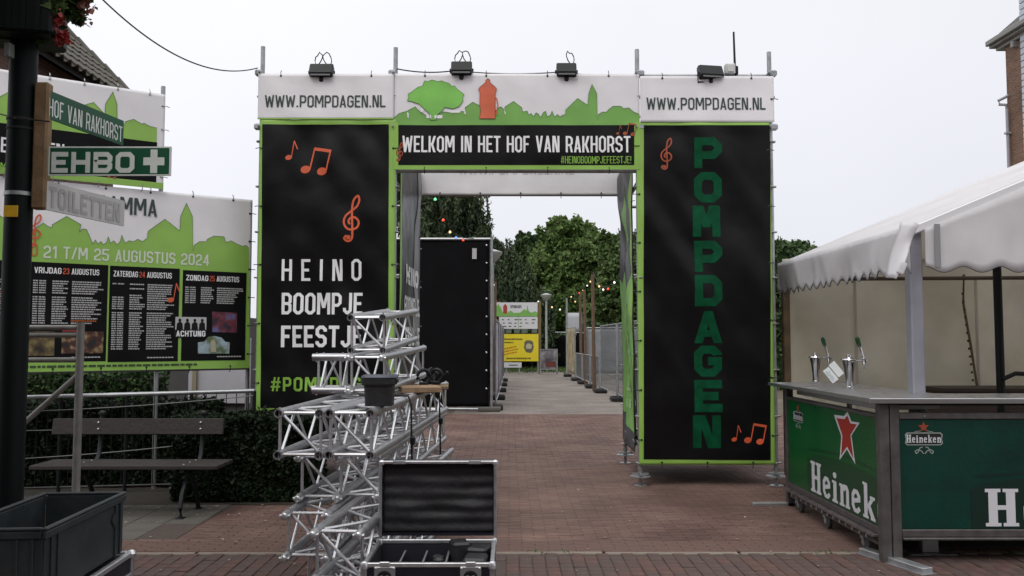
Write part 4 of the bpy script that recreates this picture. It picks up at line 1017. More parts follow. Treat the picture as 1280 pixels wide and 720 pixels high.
# lid
ylb = yb + .02; xll, xlr = xl + .005, xr - .002
zl0, zl1 = zc + .014, at(550, 577, ylb).z
lid = MB().bx(xll + .012, xlr - .012, ylb + .085, ylb + .093, zl0 + .01, zl1 - .01).build('lid', pan, case)
for nm, a in (('lid_side', (xll, xll + .010, ylb + .012, ylb + .094, zl0, zl1)), ('lid_side', (xlr - .010, xlr, ylb + .012, ylb + .094, zl0, zl1)), ('lid_side', (xll + .011, xlr - .011, ylb + .012, ylb + .094, zl1 - .010, zl1)), ('lid_side', (xll + .011, xlr - .011, ylb + .012, ylb + .094, zl0, zl0 + .01))):
    MB().bx(*a).build(nm, pan, lid)
ed2 = mat('dull_edge_aluminium', (.34, .34, .37), .4, .8, .2, 20)
for a in ((xll - .003, xll + .013, ylb - .004, ylb + .011, zl0, zl1), (xlr - .013, xlr + .003, ylb - .004, ylb + .011, zl0, zl1)): MB().bx(*a, .003).build('lid_edge', ed2, lid)
MB().bx(xll + .014, xlr - .014, ylb - .003, ylb + .011, zl1 - .012, zl1 + .004, .003).build('lid_edge', alu_b, lid)
for x in (xll + .11, xlr - .12):
    MB().box((x, ylb - .004, zl1 - .004), (.07, .006, .02), None, .002).build('latch_keeper', galv, lid)
for x in (xll + .01, xlr - .005): MB().lathe((x, ylb + .01, zl1 - .004), [(.018, -.012), (.018, .003), (.008, .012)], 12).build('ball_corner', alu_b, lid, True)
# egg crate foam in the lid: wavy grid
s = Surf((xll + .014, ylb + .055, zl0 + .012), (1, 0, 0), (0, 0, 1), xlr - xll - .028, zl1 - zl0 - .024, amp=0)
N_ = s.N
def wav(u, v):
    k1_ = math.sin(v * 2 * math.pi / .066); d_ = .0035 * k1_ + .006 * noise.noise(Vector((u * 5, v * 22, 1)))
    for cu, cv in ((.13, .12), (s.w - .12, .13)):
        r2 = ((u - cu) / .075) ** 2 + ((v - cv) / .05) ** 2; d_ += .016 * math.exp(-r2)
    return d_
s.disp = wav; s.amp = 1
s.sheet('lid_foam', mat('foam_grey_black', (.016, .015, .018), .62, 0, .4, 7, .3, 25, spec=.45), lid, cell=.009, thick=.003)
# contents: cables and adapters at right
for (fx, fy, dx, dy, dz) in ((.72, .78, .10, .12, .09), (.90, .72, .11, .14, .07), (.88, .38, .12, .14, .06), (.55, .45, .05, .10, .05)):
    x = xl + .03 + iw * fx; y = yf + (yb - yf) * fy
    t = thing('adapter', {.72: 'black plug adapter at the back of the open flight case', .90: 'black power adapter in the right rear corner of the flight case', .88: 'flat black device lying in the front right compartment', .55: 'small black connector with shiny end in the middle compartment'}[fx], 'adapter', (x, y, zi - .09), 'devices lying in the open flight case')
    MB().box((x, y, zi - .099 + dz / 2 + .05), (dx, dy, dz + .05), Matrix.Rotation(random.uniform(-.3, .3), 3, 'Z'), .012).build('housing', black_p, t)
    for q in range(2): MB().box((x - .02 + q * .04, y, zi - .05 + dz + .012), (.012, .02, .03), None, .003).build('prong', black_p, t)
x = xl + .03 + iw * .54; y = yf + .2
tag(MB().path([(x - .02 + .03 * math.sin(k * .9), y + .05 * math.cos(k * .7), zi - .03 + .012 * math.sin(k * 1.7)) for k in range(16)], .007, 6).build('cable_coil', mat('silver_grey_cable', (.25, .25, .27), .4), None, True, loc=(x, y, zi)), 'short grey cable coiled between the dividers of the flight case', 'cable')

# ================================================================ CRATE ON CLOSED CASE (bottom left)
zt_ = .82
c0 = gnd(159, 614, zt_); c1 = gnd(64, 660, zt_); c2 = gnd(70, 615, zt_)
ex = (c2 - c0).normalized(); ey = (c1 - c0).normalized(); ey = (ey - ex * ey.dot(ex)).normalized()
Lx, Ly = (c2 - c0).length, (c1 - c0).dot(ey)
Lx = max(Lx, .40)
crate_m = mat('dark_grey_crate_plastic', (.017, .023, .027), .5, 0, .2, 5, .08, 40, spec=.35, col2=(.028, .032, .034), c2scale=7)
crate = thing('plastic_crate', 'open dark grey plastic stacking crate standing on a closed flight case', 'crate', c0 + ex * Lx / 2 + ey * Ly / 2 + Vector((0, 0, -.30)))
def fr(u, v, z): return c0 + ex * u + ey * v + Vector((0, 0, z - zt_))
def cbox(name, u0, u1, v0, v1, z0, z1, m, parent, bev=.004):
    q = Matrix((ex, -ey if ex.cross(ey).z < 0 else ey, Vector((0, 0, 1)))).transposed()
    cc = fr((u0 + u1) / 2, (v0 + v1) / 2, (z0 + z1) / 2); return MB().box(cc, (u1 - u0, v1 - v0, z1 - z0), q, bev).build(name, m, parent)
zb2 = zt_ - .29
cbox('wall', .012, .020, .012, Ly - .012, zb2, zt_ - .03, crate_m, crate)
cbox('wall', Lx - .020, Lx - .012, .012, Ly - .012, zb2, zt_ - .03, crate_m, crate)
cbox('wall', .021, Lx - .021, .012, .020, zb2, zt_ - .03, crate_m, crate)
cbox('wall', .021, Lx - .021, Ly - .020, Ly - .012, zb2, zt_ - .03, crate_m, crate)
cbox('floor', .021, Lx - .021, .021, Ly - .021, zb2, zb2 + .01, crate_m, crate)
for a in ((0, .022, 0, Ly), (Lx - .022, Lx, 0, Ly), (.023, Lx - .023, 0, .022), (.023, Lx - .023, Ly - .022, Ly)):
    cbox('rim', *a, zt_ - .012, zt_, crate_m, crate)
    cbox('rim', a[0] + .002, a[1] - .002, a[2] + .002, a[3] - .002, zt_ - .045, zt_ - .014, crate_m, crate)
for v in (.06, .12, Ly - .12, Ly - .06): cbox('rib', .004, .0118, v - .005, v + .005, zb2, zt_ - .047, crate_m, crate, .002)
for u in (.06, .12, Lx - .12, Lx - .06): cbox('rib', u - .005, u + .005, Ly - .0118, Ly - .004, zb2, zt_ - .047, crate_m, crate, .002)
q = fr(.009, .14, zt_ - .11); dm = []
MB().prism([(-.03, 0), (0, -.035), (.03, 0), (0, .035)], .004, lambda u, v, w_: q + ey * u + Vector((0, 0, v)) - ex * w_).build('handle_slot', black_p, crate)
fc = thing('flight_case', 'closed flight case with silver edges under the dark grey crate', 'flight case', fr(Lx / 2, Ly / 2, 0))
g = .03
cbox('body', -g + .01, Lx + g, -g + .01, Ly + g, .06, zb2 - .012, pan, fc)
for (u, v) in ((-g + .012, -g + .012), (Lx + g, -g + .012), (-g + .012, Ly + g), (Lx + g, Ly + g)): cbox('corner_profile', u - .014, u + .014, v - .014, v + .014, .06, zb2 - .015, alu, fc)
for a in ((-g, -g + .026, -g + .03, Ly + g - .02), (Lx + g - .02, Lx + g + .006, -g + .03, Ly + g - .02), (-g + .03, Lx + g - .03, -g, -g + .026), (-g + .03, Lx + g - .03, Ly + g - .02, Ly + g + .006)):
    cbox('top_profile', *a, zb2 - .03, zb2 - .004, alu_b, fc); cbox('top_profile', a[0] - .001, a[1] + .001, a[2], a[3], zb2 - .13, zb2 - .105, alu, fc)
for (u, v) in ((0, 0), (Lx, 0), (0, Ly), (Lx, Ly)):
    MB().lathe(fr(u - g * .7 if u == 0 else u + g * .8, v - g * .7 if v == 0 else v + g * .8, zb2 - .016), [(.02, -.02), (.024, 0), (.016, .014), (.005, .018)], 14).build('ball_corner', alu_b, fc, True)
for u in (.05, Lx - .05):
    for v in (.05, Ly - .05): MB().lathe(fr(u, v, .03) - ex * .012, [(.01, 0), (.03, .002), (.03, .022), (.01, .024)], 12, ex).build('castor', rubber, fc, True)

# ================================================================ BENCH
Yb = 7.8
bx0, bx1 = at(36, 585, Yb).x, at(272, 585, Yb).x
bench = thing('park_bench', 'dark wooden park bench with black cast iron legs before the hedge', 'bench', ((bx0 + bx1) / 2, Yb + .2, 0))
iron = mat('cast_iron', (.012, .013, .016), .45, .3, .2, 20)
for k in range(3):
    y = Yb + .0 + k * .15; MB().bx(bx0 + (.0 if k else 0), bx1, y, y + .135, .43, .468, .006).build('seat_board', wood_bench, bench)
za, zb3 = at(0, 543, Yb + .47).z, at(0, 524, Yb + .47).z
bk0, bk1 = at(65, 530, Yb + .47).x, at(279, 530, Yb + .47).x
q = Matrix.Rotation(R(-10), 3, 'X')
MB().box(((bk0 + bk1) / 2, Yb + .49, (za + zb3) / 2), (bk1 - bk0, .035, zb3 - za + .01), q, .006).build('backrest_board', wood_bench, bench)
for x in (at(90, 600, Yb).x, at(226, 600, Yb).x):
    mb = MB()
    mb.path([(x, Yb + .02, .01), (x, Yb + .0, .10), (x, Yb + .04, .22), (x, Yb + .14, .34), (x, Yb + .22, .40)], .020, 8)
    mb.path([(x, Yb + .46, .01), (x, Yb + .42, .12), (x, Yb + .33, .26), (x, Yb + .22, .38)], .022, 8)
    mb.box((x, Yb + .01, .008), (.07, .10, .016), None, .005); mb.box((x, Yb + .46, .008), (.07, .1, .016), None, .005)
    mb.build('leg', iron, bench, True)
    MB().bx(x - .02, x + .02, Yb + .01, Yb + .45, .40, .428, .004).build('seat_bearer', iron, bench)
    MB().path([(x, Yb + .42, .41), (x, Yb + .50, .5), (x, Yb + .525, .62), (x, Yb + .545, .86)], .022, 8).lathe((x, Yb + .545, .86), [(.02, 0), (.035, .01), (.035, .03), (.02, .045)], 12).build('back_support', iron, bench, True)
    for zz in (za + .05, zb3 - .03): MB().lathe((x, Yb + .468, zz), [(.009, 0), (.009, .004), (.004, .007)], 8, (0, -1, .15)).build('bolt', alu_b, bench)
    for yy in (.06, .21, .36): MB().lathe((x, Yb + yy, .468), [(.009, 0), (.009, .003), (.004, .006)], 8).build('bolt', alu_b, bench)

# ================================================================ RAILING, BARRIER FRAME, HEDGE
rl0, rl1 = at(-30, 498.5, 8.9), at(318, 488.5, 9.35)
rail = thing('railing', 'long grey tube railing with thin wires running in front of the hedge', 'railing', (rl0.x, rl0.y, 0))
MB().tube(rl0, rl1, .023, 10).build('top_rail', galv, rail, True)
for k in range(5):
    p = rl0.lerp(rl1, .06 + k * .235); MB().tube((p.x, p.y, 0), (p.x, p.y, p.z), .02, 8).build('post', black_m, rail, True)
for k in range(26):
    p = rl0.lerp(rl1, .02 + k * .038); MB().tube((p.x, p.y + .01, .08), (p.x, p.y + .01, p.z - .02), .005, 5).build('bar', black_m, rail)
MB().tube((rl0.x, rl0.y, .08), (rl1.x, rl1.y, .08), .012, 6).build('bottom_rail', black_m, rail)
for dz, dz1 in ((-.14, -.05), (-.32, -.30), (-.62, -.48)):
    MB().path([rl0.lerp(rl1, k / 10) + Vector((0, -.03, dz + (dz1 - dz) * k / 10 - .03 * math.sin(k / 10 * math.pi))) for k in range(11)], .006, 6).build('wire', mat('dull_wire', (.10, .10, .10), .5, .5), rail, True)
Yg = 5.6
fr_ = thing('tube_barrier', 'grey metal tube frame with a slanting brace standing behind the crate', 'barrier', (at(96, 500, Yg).x, Yg, 0))
px0 = at(101, 403, Yg); gm = mat('grey_painted_tube', (.20, .195, .18), .55, .3, .25, 14)
MB().tube((px0.x, Yg, 0), px0, .024, 12).build('post', gm, fr_, True)
MB().tube((px0.x, Yg, 0), (px0.x, Yg, .02), .07, 14).build('foot_plate', gm, fr_)
xe = at(-60, 410, Yg).x
for py in (409.5, 419, 450): MB().tube((xe, Yg, at(60, py, Yg).z), (px0.x - .02, Yg, at(60, py, Yg).z), .017, 10).build('rail', gm, fr_, True)
a, b_ = at(96, 470, Yg), at(20, 538, Yg - .02); MB().tube(a, b_ + (b_ - a) * .4, .017, 10).build('brace', gm, fr_, True)
MB().tube((xe, Yg, 0), (xe, Yg, px0.z), .024, 12).build('post', gm, fr_, True)
# leaf generator
def leaf_obj(name, pts, size, m, parent=None, down=0, aspect=.6, nrm=None, loc=None):
    n = len(pts); P = np.asarray(pts)
    a = np.random.normal(size=(n, 3)); 
    if down: a[:, 2] -= down
    a /= np.linalg.norm(a, axis=1)[:, None]
    b = np.random.normal(size=(n, 3)); b -= (a * b).sum(1)[:, None] * a; b /= np.linalg.norm(b, axis=1)[:, None]
    s = size * np.random.uniform(.6, 1.3, (n, 1))
    c = np.cross(a, b)
    V = np.empty((n, 4, 3)); V[:, 0] = P - a * s; V[:, 1] = P + b * s * aspect + c * s * .15; V[:, 2] = P + a * s; V[:, 3] = P - b * s * aspect + c * s * .15
    V = V.reshape(-1, 3)
    if parent is not None: V = V - np.array(origin(parent))
    elif loc is not None: V = V - np.array(loc)
    me = bpy.data.meshes.new(name); me.vertices.add(4 * n); me.vertices.foreach_set('co', V.astype(np.float32).ravel())
    me.loops.add(4 * n); me.loops.foreach_set('vertex_index', np.arange(4 * n, dtype=np.int32)); me.polygons.add(n)
    me.polygons.foreach_set('loop_start', np.arange(0, 4 * n, 4, dtype=np.int32)); me.update(calc_edges=True); me.validate()
    me.materials.append(m); o = bpy.data.objects.new(name, me); C.objects.link(o); o.parent = parent
    if loc is not None: o.location = loc
    return o
def leaf_m(name, col, col2, isl=.45, tr=.25, sc_=.5):
    return mat(name, col, .6, 0, 0, island=isl, col2=col2, c2scale=sc_, trans=tr, spec=.25)
hedge_m = leaf_m('hedge_leaf', (.0065, .014, .005), (.012, .025, .008), .5, .15, 2)
np.random.seed(5)
def hedge(name, label, x0, x1, y0, y1, z1, n, m, size=.028):
    t = thing(name, label, 'hedge', ((x0 + x1) / 2, (y0 + y1) / 2, 0))
    core = MB(); nx = int((x1 - x0) / .12); 
    def hz(x): return z1 + .05 * noise.noise(Vector((x * 2.2, 1, 3))) + .03 * noise.noise(Vector((x * 7, 2, 3)))
    def yy(x, z): return y0 + .06 * noise.noise(Vector((x * 3, z * 3, 8)))
    core.bx(x0 + .08, x1 - .08, y0 + .09, y1 - .09, .02, z1 - .1); core.build('branches', mat('dark_twig', (.02, .016, .01), .9), t)
    u = np.random.rand(n, 3); P = np.empty((n, 3)); 
    for i in range(n):
        x = x0 + (x1 - x0) * u[i, 0]; f = u[i, 1]
        if f < .60: z = .03 + u[i, 2] * (hz(x) - .03); P[i] = (x, yy(x, z) + abs(np.random.normal(0, .035)), z)
        elif f < .85: P[i] = (x, y0 + (y1 - y0) * u[i, 2], hz(x) + np.random.normal(0, .025))
        else: P[i] = (x1 - abs(np.random.normal(0, .04)), y0 + (y1 - y0) * u[i, 2], np.random.uniform(.03, hz(x1)))
    leaf_obj('foliage', P, size, m, t); return t
hedge('clipped_hedge', 'dense dark green hedge behind the bench and below the left tower banner', -3.25, at(392, 600, 8.55).x, 8.55, 9.15, .79, 19000, hedge_m)
hedge('clipped_hedge', 'dark hedge standing behind the wire railing and the park bench', -6.4, -3.2, 9.45, 10.0, .86, 22000, hedge_m)
hedge('clipped_hedge', 'lighter green hedge seen through the gap under the programme banner', -6.6, -4.6, 11.2, 12.0, 1.16, 7000, leaf_m('light_hedge_leaf', (.03, .065, .02), (.05, .09, .03), .5, .15, 2), .035)

# ================================================================ LEFT: POLE, BEAM, PLANTER, SIGNPOST
Yp = 4.62
pole_x = at(22, 300, Yp).x
dkg = mat('dark_green_paint', (.0015, .004, .004), .55, 0, .2, 9, spec=.18)
sh = thing('market_shelter', 'near black shelter post and eaves beam at the left edge', 'shelter', (pole_x, Yp, 0))
pr = .068
ptop = at(30, 52, Yp).z
MB().tube((pole_x, Yp, 0), (pole_x, Yp, ptop + .3), pr, 24).lathe((pole_x, Yp, 0), [(.10, 0), (.10, .25), (.07, .3)], 24).build('post', dkg, sh, True)
bz = at(47, 55, Yp).z
MB().box((pole_x - 1.2, Yp - .55, bz + .06), (2.55, .11, .13), Matrix.Rotation(R(24), 3, 'Z'), .01).build('eaves_beam', dkg, sh)
MB().box((pole_x - 1.2, Yp - .55, bz + .42), (2.5, .16, .46), Matrix.Rotation(R(24), 3, 'Z'), .01).build('fascia', dkg, sh)
for k in range(22):
    v = Matrix.Rotation(R(24), 3, 'Z') @ Vector((1.2 - k * .115, .088, 0)); MB().box((pole_x - 1.2 + v.x, Yp - .55 + v.y, bz + .42), (.03, .02, .44), Matrix.Rotation(R(24), 3, 'Z')).build('fascia_rib', dkg, sh)
    v = Matrix.Rotation(R(24), 3, 'Z') @ Vector((1.2 - k * .115, -.088, 0)); MB().box((pole_x - 1.2 + v.x, Yp - .55 + v.y, bz + .42), (.03, .02, .44), Matrix.Rotation(R(24), 3, 'Z')).build('fascia_rib', dkg, sh)
MB().box((pole_x - .12, Yp - .06, at(0, 22, Yp).z + .06), (.62, .34, .40), Matrix.Rotation(R(14), 3, 'Z'), .015).build('corner_hood', dkg, sh)
for k in range(9): MB().box((pole_x - .36 + k * .065, Yp - .295 + k * .0155, at(0, 22, Yp).z + .06), (.022, .018, .38), Matrix.Rotation(R(14), 3, 'Z')).build('hood_rib', dkg, sh)
# unseen roof slab over the camera's left, added to shade this corner
MB().add([(pole_x + .06, Yp + .05, bz + .66), (pole_x - 3.6, Yp - 1.6, bz + .66), (pole_x - 3.0, -3.2, bz + .95), (pole_x + .6, -3.2, bz + .95),
          (pole_x + .06, Yp + .05, bz + .72), (pole_x - 3.6, Yp - 1.6, bz + .72), (pole_x - 3.0, -3.2, bz + 1.01), (pole_x + .6, -3.2, bz + 1.01)],
         [(0, 1, 2, 3), (7, 6, 5, 4), (0, 4, 5, 1), (1, 5, 6, 2), (2, 6, 7, 3), (3, 7, 4, 0)]).build('shade_slab', dkg, sh)
MB().tube((pole_x + .4, -3.0, 0), (pole_x + .4, -3.0, bz + .95), pr, 16).build('post', dkg, sh, True)  # unseen rear post carrying the added slab
MB().box((pole_x - .02, Yp - .10, at(25, 71, Yp).z), (.03, .05, .075), None, .004).build('bracket', mat('pale_bracket', (.18, .2, .19), .5), sh)
zz = at(20, 264, Yp - .07).z
tag(MB().box((at(14, 264, Yp - .07).x, Yp - pr - .003, zz), (.07, .006, .06), None, .001).build('warning_sticker', mat('yellow_sticker', (.65, .38, .01), .5, 0, .2, 20), None, loc=(pole_x, Yp - pr, zz)), 'small yellow sticker on the dark shelter post', 'sticker')
zz = at(20, 243, Yp).z
for z_, r_ in ((zz, .010), (at(0, 150, Yp).z, .005), (at(0, 162, Yp).z, .005)):
    tag(MB().lathe((pole_x, Yp, z_), [(pr + .001, -r_), (pr + .004, -r_), (pr + .004, r_), (pr + .001, r_)], 24).build('clamp_band', galv if r_ > .006 else rubber, None, True, loc=(pole_x, Yp, z_)), {0: 'silver clamp band round the dark post near the yellow sticker', 1: 'upper thin black tie round the dark post', 2: 'lower thin black tie round the dark post'}[0 if r_ > .006 else (1 if z_ > at(0, 155, Yp).z else 2)], 'clamp')
# signpost
sp = thing('direction_signpost', 'weathered wooden post with green EHBO and HOF VAN RAKHORST signs strapped to the dark post', 'signpost', (at(52, 200, Yp).x, Yp, 0))
x0_, x1_ = at(43, 200, Yp).x, at(61, 200, Yp).x
MB().bx(x0_, x1_, Yp - .03, Yp + .03, at(52, 262, Yp).z, at(52, 104, Yp).z, .01).build('wooden_post', mat('signpost_wood', (.20, .13, .065), .75, 0, .3, 10, .3, 30), sp)
sgn_g = mat('sign_dark_green', (.004, .075, .035), .4, 0, .2, 6)
def sign(label, p0, p1, y0, y1, m, txt, col, tx, ty, extra=None, thick=.012, edge_m=None, t=.26):
    """board from post (px p0 at depth y0) to (px p1 at depth y1)"""
    O = at(p0[0], p0[2], y0); E = at(p1[0], p1[2], y1); E.z = O.z
    h = at(p0[0], p0[1], y0).z - O.z
    U = (E - O); s = Surf(O, U, (0, 0, 1), U.length, h, amp=0)
    mb = MB(); N = s.N
    mb.prism([(0, 0), (s.w, 0), (s.w, h), (0, h)], thick, lambda u, v, w_: s.O + s.U * u + s.V * v - N * w_)
    o = mb.build('sign_board', edge_m or m, sp); o['label'] = label
    if edge_m: s.draw('sign_face', [rc(.008, .008, s.w - .008, h - .008)], m, o, .0008, grid=0)
    a = s.px(*tx[:2]); u1 = s.px(tx[2], tx[1])[0]; c = s.px(*tx[3:])
    s.draw('lettering', text(txt, a[0], a[1], c[1] - a[1], u1 - a[0], t), col, o, .002, grid=0)
    if extra: s.draw('white_cross', extra(s), col, o, .002, grid=0)
    return s, o
wl = mat('sign_white', (.62, .66, .62), .45, 0, .08, 20)
def cross(s):
    a = s.px(179, 216.5); b = s.px(206, 187); w3 = (b[0] - a[0]) / 3; h3 = (b[1] - a[1]) / 3
    return [rc(a[0] + w3, a[1], a[0] + 2 * w3, b[1]), rc(a[0], a[1] + h3, b[0], a[1] + 2 * h3)]
sign('green first aid sign reading EHBO with a white cross', (60, 183, 219.5), (213, 182, 219.5), Yp - .045, Yp - .045, sgn_g, 'EHBO', wl, (64, 216, 168, 64, 190), None, cross, edge_m=wl, t=.25)
sign('green street name sign reading HOF VAN RAKHORST', (61, 113, 148), (154, 152, 182), Yp - .01, Yp + .64, sgn_g, 'HOF VAN RAKHORST', wl, (60, 144, 153, 60, 121.5), None)
gp = mat('bleached_grey_sign', (.50, .49, .48), .6, 0, .12, 5)
sign('bleached grey sign with faint TOILETTEN lettering', (58, 226, 262), (155, 251, 286), Yp - .01, Yp + .66, gp, 'TOILETTEN', mat('faded_sign_lettering', (.37, .37, .37), .6), (60, 258.5, 150, 60, 232), None, t=.3)
tag(MB().path([at(-5, 141, Yp + .1), at(20, 148, Yp - .09), at(44, 150, Yp - .05), at(62, 152, Yp - .04)], .004, 6).build('tie_wire', rubber, None, loc=at(20, 148, Yp)), 'thin black wire tying the wooden post to the dark post', 'wire')
# flower planter on the shelter
pl = thing('flower_planter', 'overflowing flower planter with green leaves and red blooms on the shelter corner', 'planter', (pole_x + .05, Yp, bz + .7))
MB().lathe((pole_x + .03, Yp + .12, at(50, 20, Yp).z), [(.10, 0), (.15, .06), (.17, .16), (.165, .17), (.05, .15)], 20).build('bowl', dkg, pl, True)
cen = at(62, -22, Yp); P1, P2, P3 = [], [], []
np.random.seed(12)
lobes = [(cen, .13), (at(84, 2, Yp), .07), (at(20, -30, Yp), .2), (at(60, 22, Yp - .02), .07), (at(96, -12, Yp), .08), (at(52, 44, Yp - .05), .028), (at(97, 22, Yp), .03), (at(64, 8, Yp - .1), .06)]
for c_, r_ in lobes:
    for k in range(int(5200 * r_)):
        v = Vector(np.random.normal(size=3)); v.normalize(); p = c_ + v * r_ * random.uniform(.5, 1.05) ; P1.append(p)
for k in range(120): v = Vector(np.random.normal(size=3)) * .02; P2.append(at(67, 24, Yp - .1) + v)
for k in range(90): v = Vector(np.random.normal(size=3)) * .018; P2.append(at(78, 47, Yp - .05) + v * (1, 1, 1)[0])
for k in range(70): v = Vector((random.gauss(0, .025), random.gauss(0, .02), random.gauss(0, .045))); P3.append(at(106, 8, Yp) + v)
leaf_obj('leaves', P1, .028, leaf_m('planter_leaf', (.03, .07, .02), (.08, .12, .03), .5, .3, 6), pl, aspect=.75)
leaf_obj('red_bloom', P2[:120], .014, mat('red_petal', (.32, .035, .03), .5, island=.4, trans=.2), pl, aspect=.9)['kind'] = 'stuff'
leaf_obj('red_bloom', P2[120:], .014, mat('red_petal', (.45, .03, .025), .5), pl, aspect=.9)['kind'] = 'stuff'
leaf_obj('pink_brown_leaves', P3, .018, mat('reddish_leaf', (.20, .08, .06), .6, island=.5, trans=.3), pl, aspect=.8)
for c_, r_ in lobes[1:6]: MB().path([cen + Vector((0, 0, .05)), (cen + c_) / 2 + Vector((0, 0, .04)), c_], .004, 5).build('stem', mat('green_stem', (.05, .07, .02)), pl)

# ================================================================ HOUSES
house = thing('tiled_house', 'old house with dark pantile roof rising behind the programme banners', 'house', (-9, 15, 0))
hb = mat('old_house_wall', (.10, .06, .045), .85, 0, .3, 3, .3, 30)
pA = at(75, 35, 18.0); pB = at(140, 100, 18.0)
slope = (pA.z - pB.z) / (pB.x - pA.x); rx, rz = pA.x - .55, pA.z + .55 * slope
ez = 6.4; exx = rx + (rz - ez) / slope
YN, YFAR = 12.6, 18.0
MB().bx(rx * 2 - exx + .35, exx - .35, YN + .3, YFAR - .3, 0, ez).build('wall', brick_mat('old_wall_brick', (.13, .07, .05), (.09, .05, .04), (.12, .11, .1), .22, .065, 0, .008, wall=True), house)
for y_g in (YN + .3, YFAR - .6): MB().prism([(rx * 2 - exx + .4, ez), (exx - .4, ez), (rx, rz - .12)], .25, lambda u, v, w_: Vector((u, y_g + w_, v))).build('gable', hb, house)
roofb = MB(); roofb.add([(exx, YN, ez - .06), (exx, YFAR, ez - .06), (rx, YFAR, rz - .06), (rx, YN, rz - .06), (2 * rx - exx, YN, ez - .06), (2 * rx - exx, YFAR, ez - .06),
                        (exx, YN, ez - .16), (exx, YFAR, ez - .16), (rx, YFAR, rz - .18), (rx, YN, rz - .18), (2 * rx - exx, YN, ez - .16), (2 * rx - exx, YFAR, ez - .16)],
                       [(0, 1, 2, 3), (3, 2, 5, 4), (9, 8, 7, 6), (10, 11, 8, 9), (0, 6, 7, 1), (4, 5, 11, 10), (1, 7, 8, 2), (2, 8, 11, 5), (3, 9, 6, 0), (4, 10, 9, 3)])
roof = roofb.build('roof', mat('roof_underlay', (.03, .028, .026), .9), house)
tile_m = mat('grey_brown_pantile', (.11, .098, .085), .85, 0, .35, 3, .4, 25, col2=(.07, .065, .05), c2scale=1.2)
def tile_mesh():
    vs, fs = [], []; W, Ln = .30, .44; n = 8
    for layer in (0, -.022):
        for j in (0, 1):
            for i in range(n + 1):
                a = i / n; z = .045 * math.sin(a * 2 * math.pi * .95 + .4) + .02
                vs.append((a * W - W / 2, (j - .5) * Ln, z + layer + (.0 if j else .035)))
    m_ = n + 1
    for i in range(n):
        fs.append((i, i + 1, m_ + i + 1, m_ + i)); fs.append((2 * m_ + i, 3 * m_ + i, 3 * m_ + i + 1, 2 * m_ + i + 1)); fs.append((i, 2 * m_ + i, 2 * m_ + i + 1, i + 1))
    o = MB().add(vs, fs).build('roof_tile', tile_m, None, True); me = o.data; bpy.data.objects.remove(o); return me
tm = tile_mesh(); dn = Vector((exx - rx, 0, ez - rz)).normalized(); nn = Vector((-dn.z, 0, dn.x)); 
if nn.z < 0: nn = -nn
RL = math.hypot(exx - rx, rz - ez); nr = int(RL / .36) + 1; 
B3 = Matrix((Vector((0, 1, 0)), -dn, nn)).transposed()
if B3.determinant() < 0: B3 = Matrix((Vector((0, -1, 0)), -dn, nn)).transposed()
cntt = 0
for j in range(nr):
    for i in range(20):
        y = YFAR - .15 - i * .265
        p = Vector((rx, y, rz)) + dn * (.18 + j * .36)
        if (Vector((rx, 0, rz)) + dn * (.18 + j * .36)).z < ez - .05: continue
        o = inst('roof_tile', tm, roof, Matrix.Translation(p + nn * (.0 + random.uniform(0, .006)) - origin(house)) @ B3.to_4x4()); cntt += 1
vg = MB(); k = 0
while k * .4 < RL: vg.path([Vector((rx, YFAR - .02, rz)) + dn * (k * .4) + nn * .08, Vector((rx, YFAR - .02, rz)) + dn * (k * .4 + .4) + nn * .055], .075, 8); k += 1
vg.build('verge_tiles', tile_m, house, True)
for k in range(16): MB().lathe((rx, YN + k * .34, rz + .02), [(.11, 0), (.12, .3), (.13, .34)], 8, (0, 1, 0)).build('ridge_tile', tile_m, house, True)
ch = MB().bx(rx - .3, rx + .3, YFAR - 1.4, YFAR - .7, rz - .5, rz + .9).build('chimney', hb, house)
# low outbuilding / window strip behind the hedge seen under the banner
ob = thing('low_annex', 'low annex wall with white panel and dark windows behind the railing', 'building', (-5.5, 12.6, 0))
MB().bx(-9.5, at(312, 480, 13).x - .02, 13.02, 13.5, 0, 1.9).build('wall', mat('annex_wall', (.07, .065, .065), .7, 0, .2, 2), ob)
wp0, wp1 = at(233, 505, 12.9), at(311, 467, 12.9)
MB().bx(wp0.x, wp1.x, 12.95, 13.01, wp0.z, 1.6, .01).build('white_panel', mat('white_wall_panel', (.42, .42, .45), .5, 0, .08, 3), ob)
MB().bx(at(242, 500, 12.9).x - .03, at(242, 500, 12.9).x + .03, 12.9, 12.945, 0, 1.6).build('window_post', mat('pale_timber', (.25, .22, .15)), ob)
for a_, c_ in ((24, 42),): MB().bx(at(a_, 480, 12.9).x, at(c_, 480, 12.9).x, 12.95, 13.01, .85, 1.5).build('beige_panel', mat('beige_panel', (.38, .30, .2)), ob)
for a_, c_ in ((46, 115), (118, 178)): MB().bx(at(a_, 480, 12.9).x, at(c_, 480, 12.9).x, 12.97, 13.015, .6, 1.5).build('window', mat('dark_window_glass', (.02, .022, .025), .1), ob)
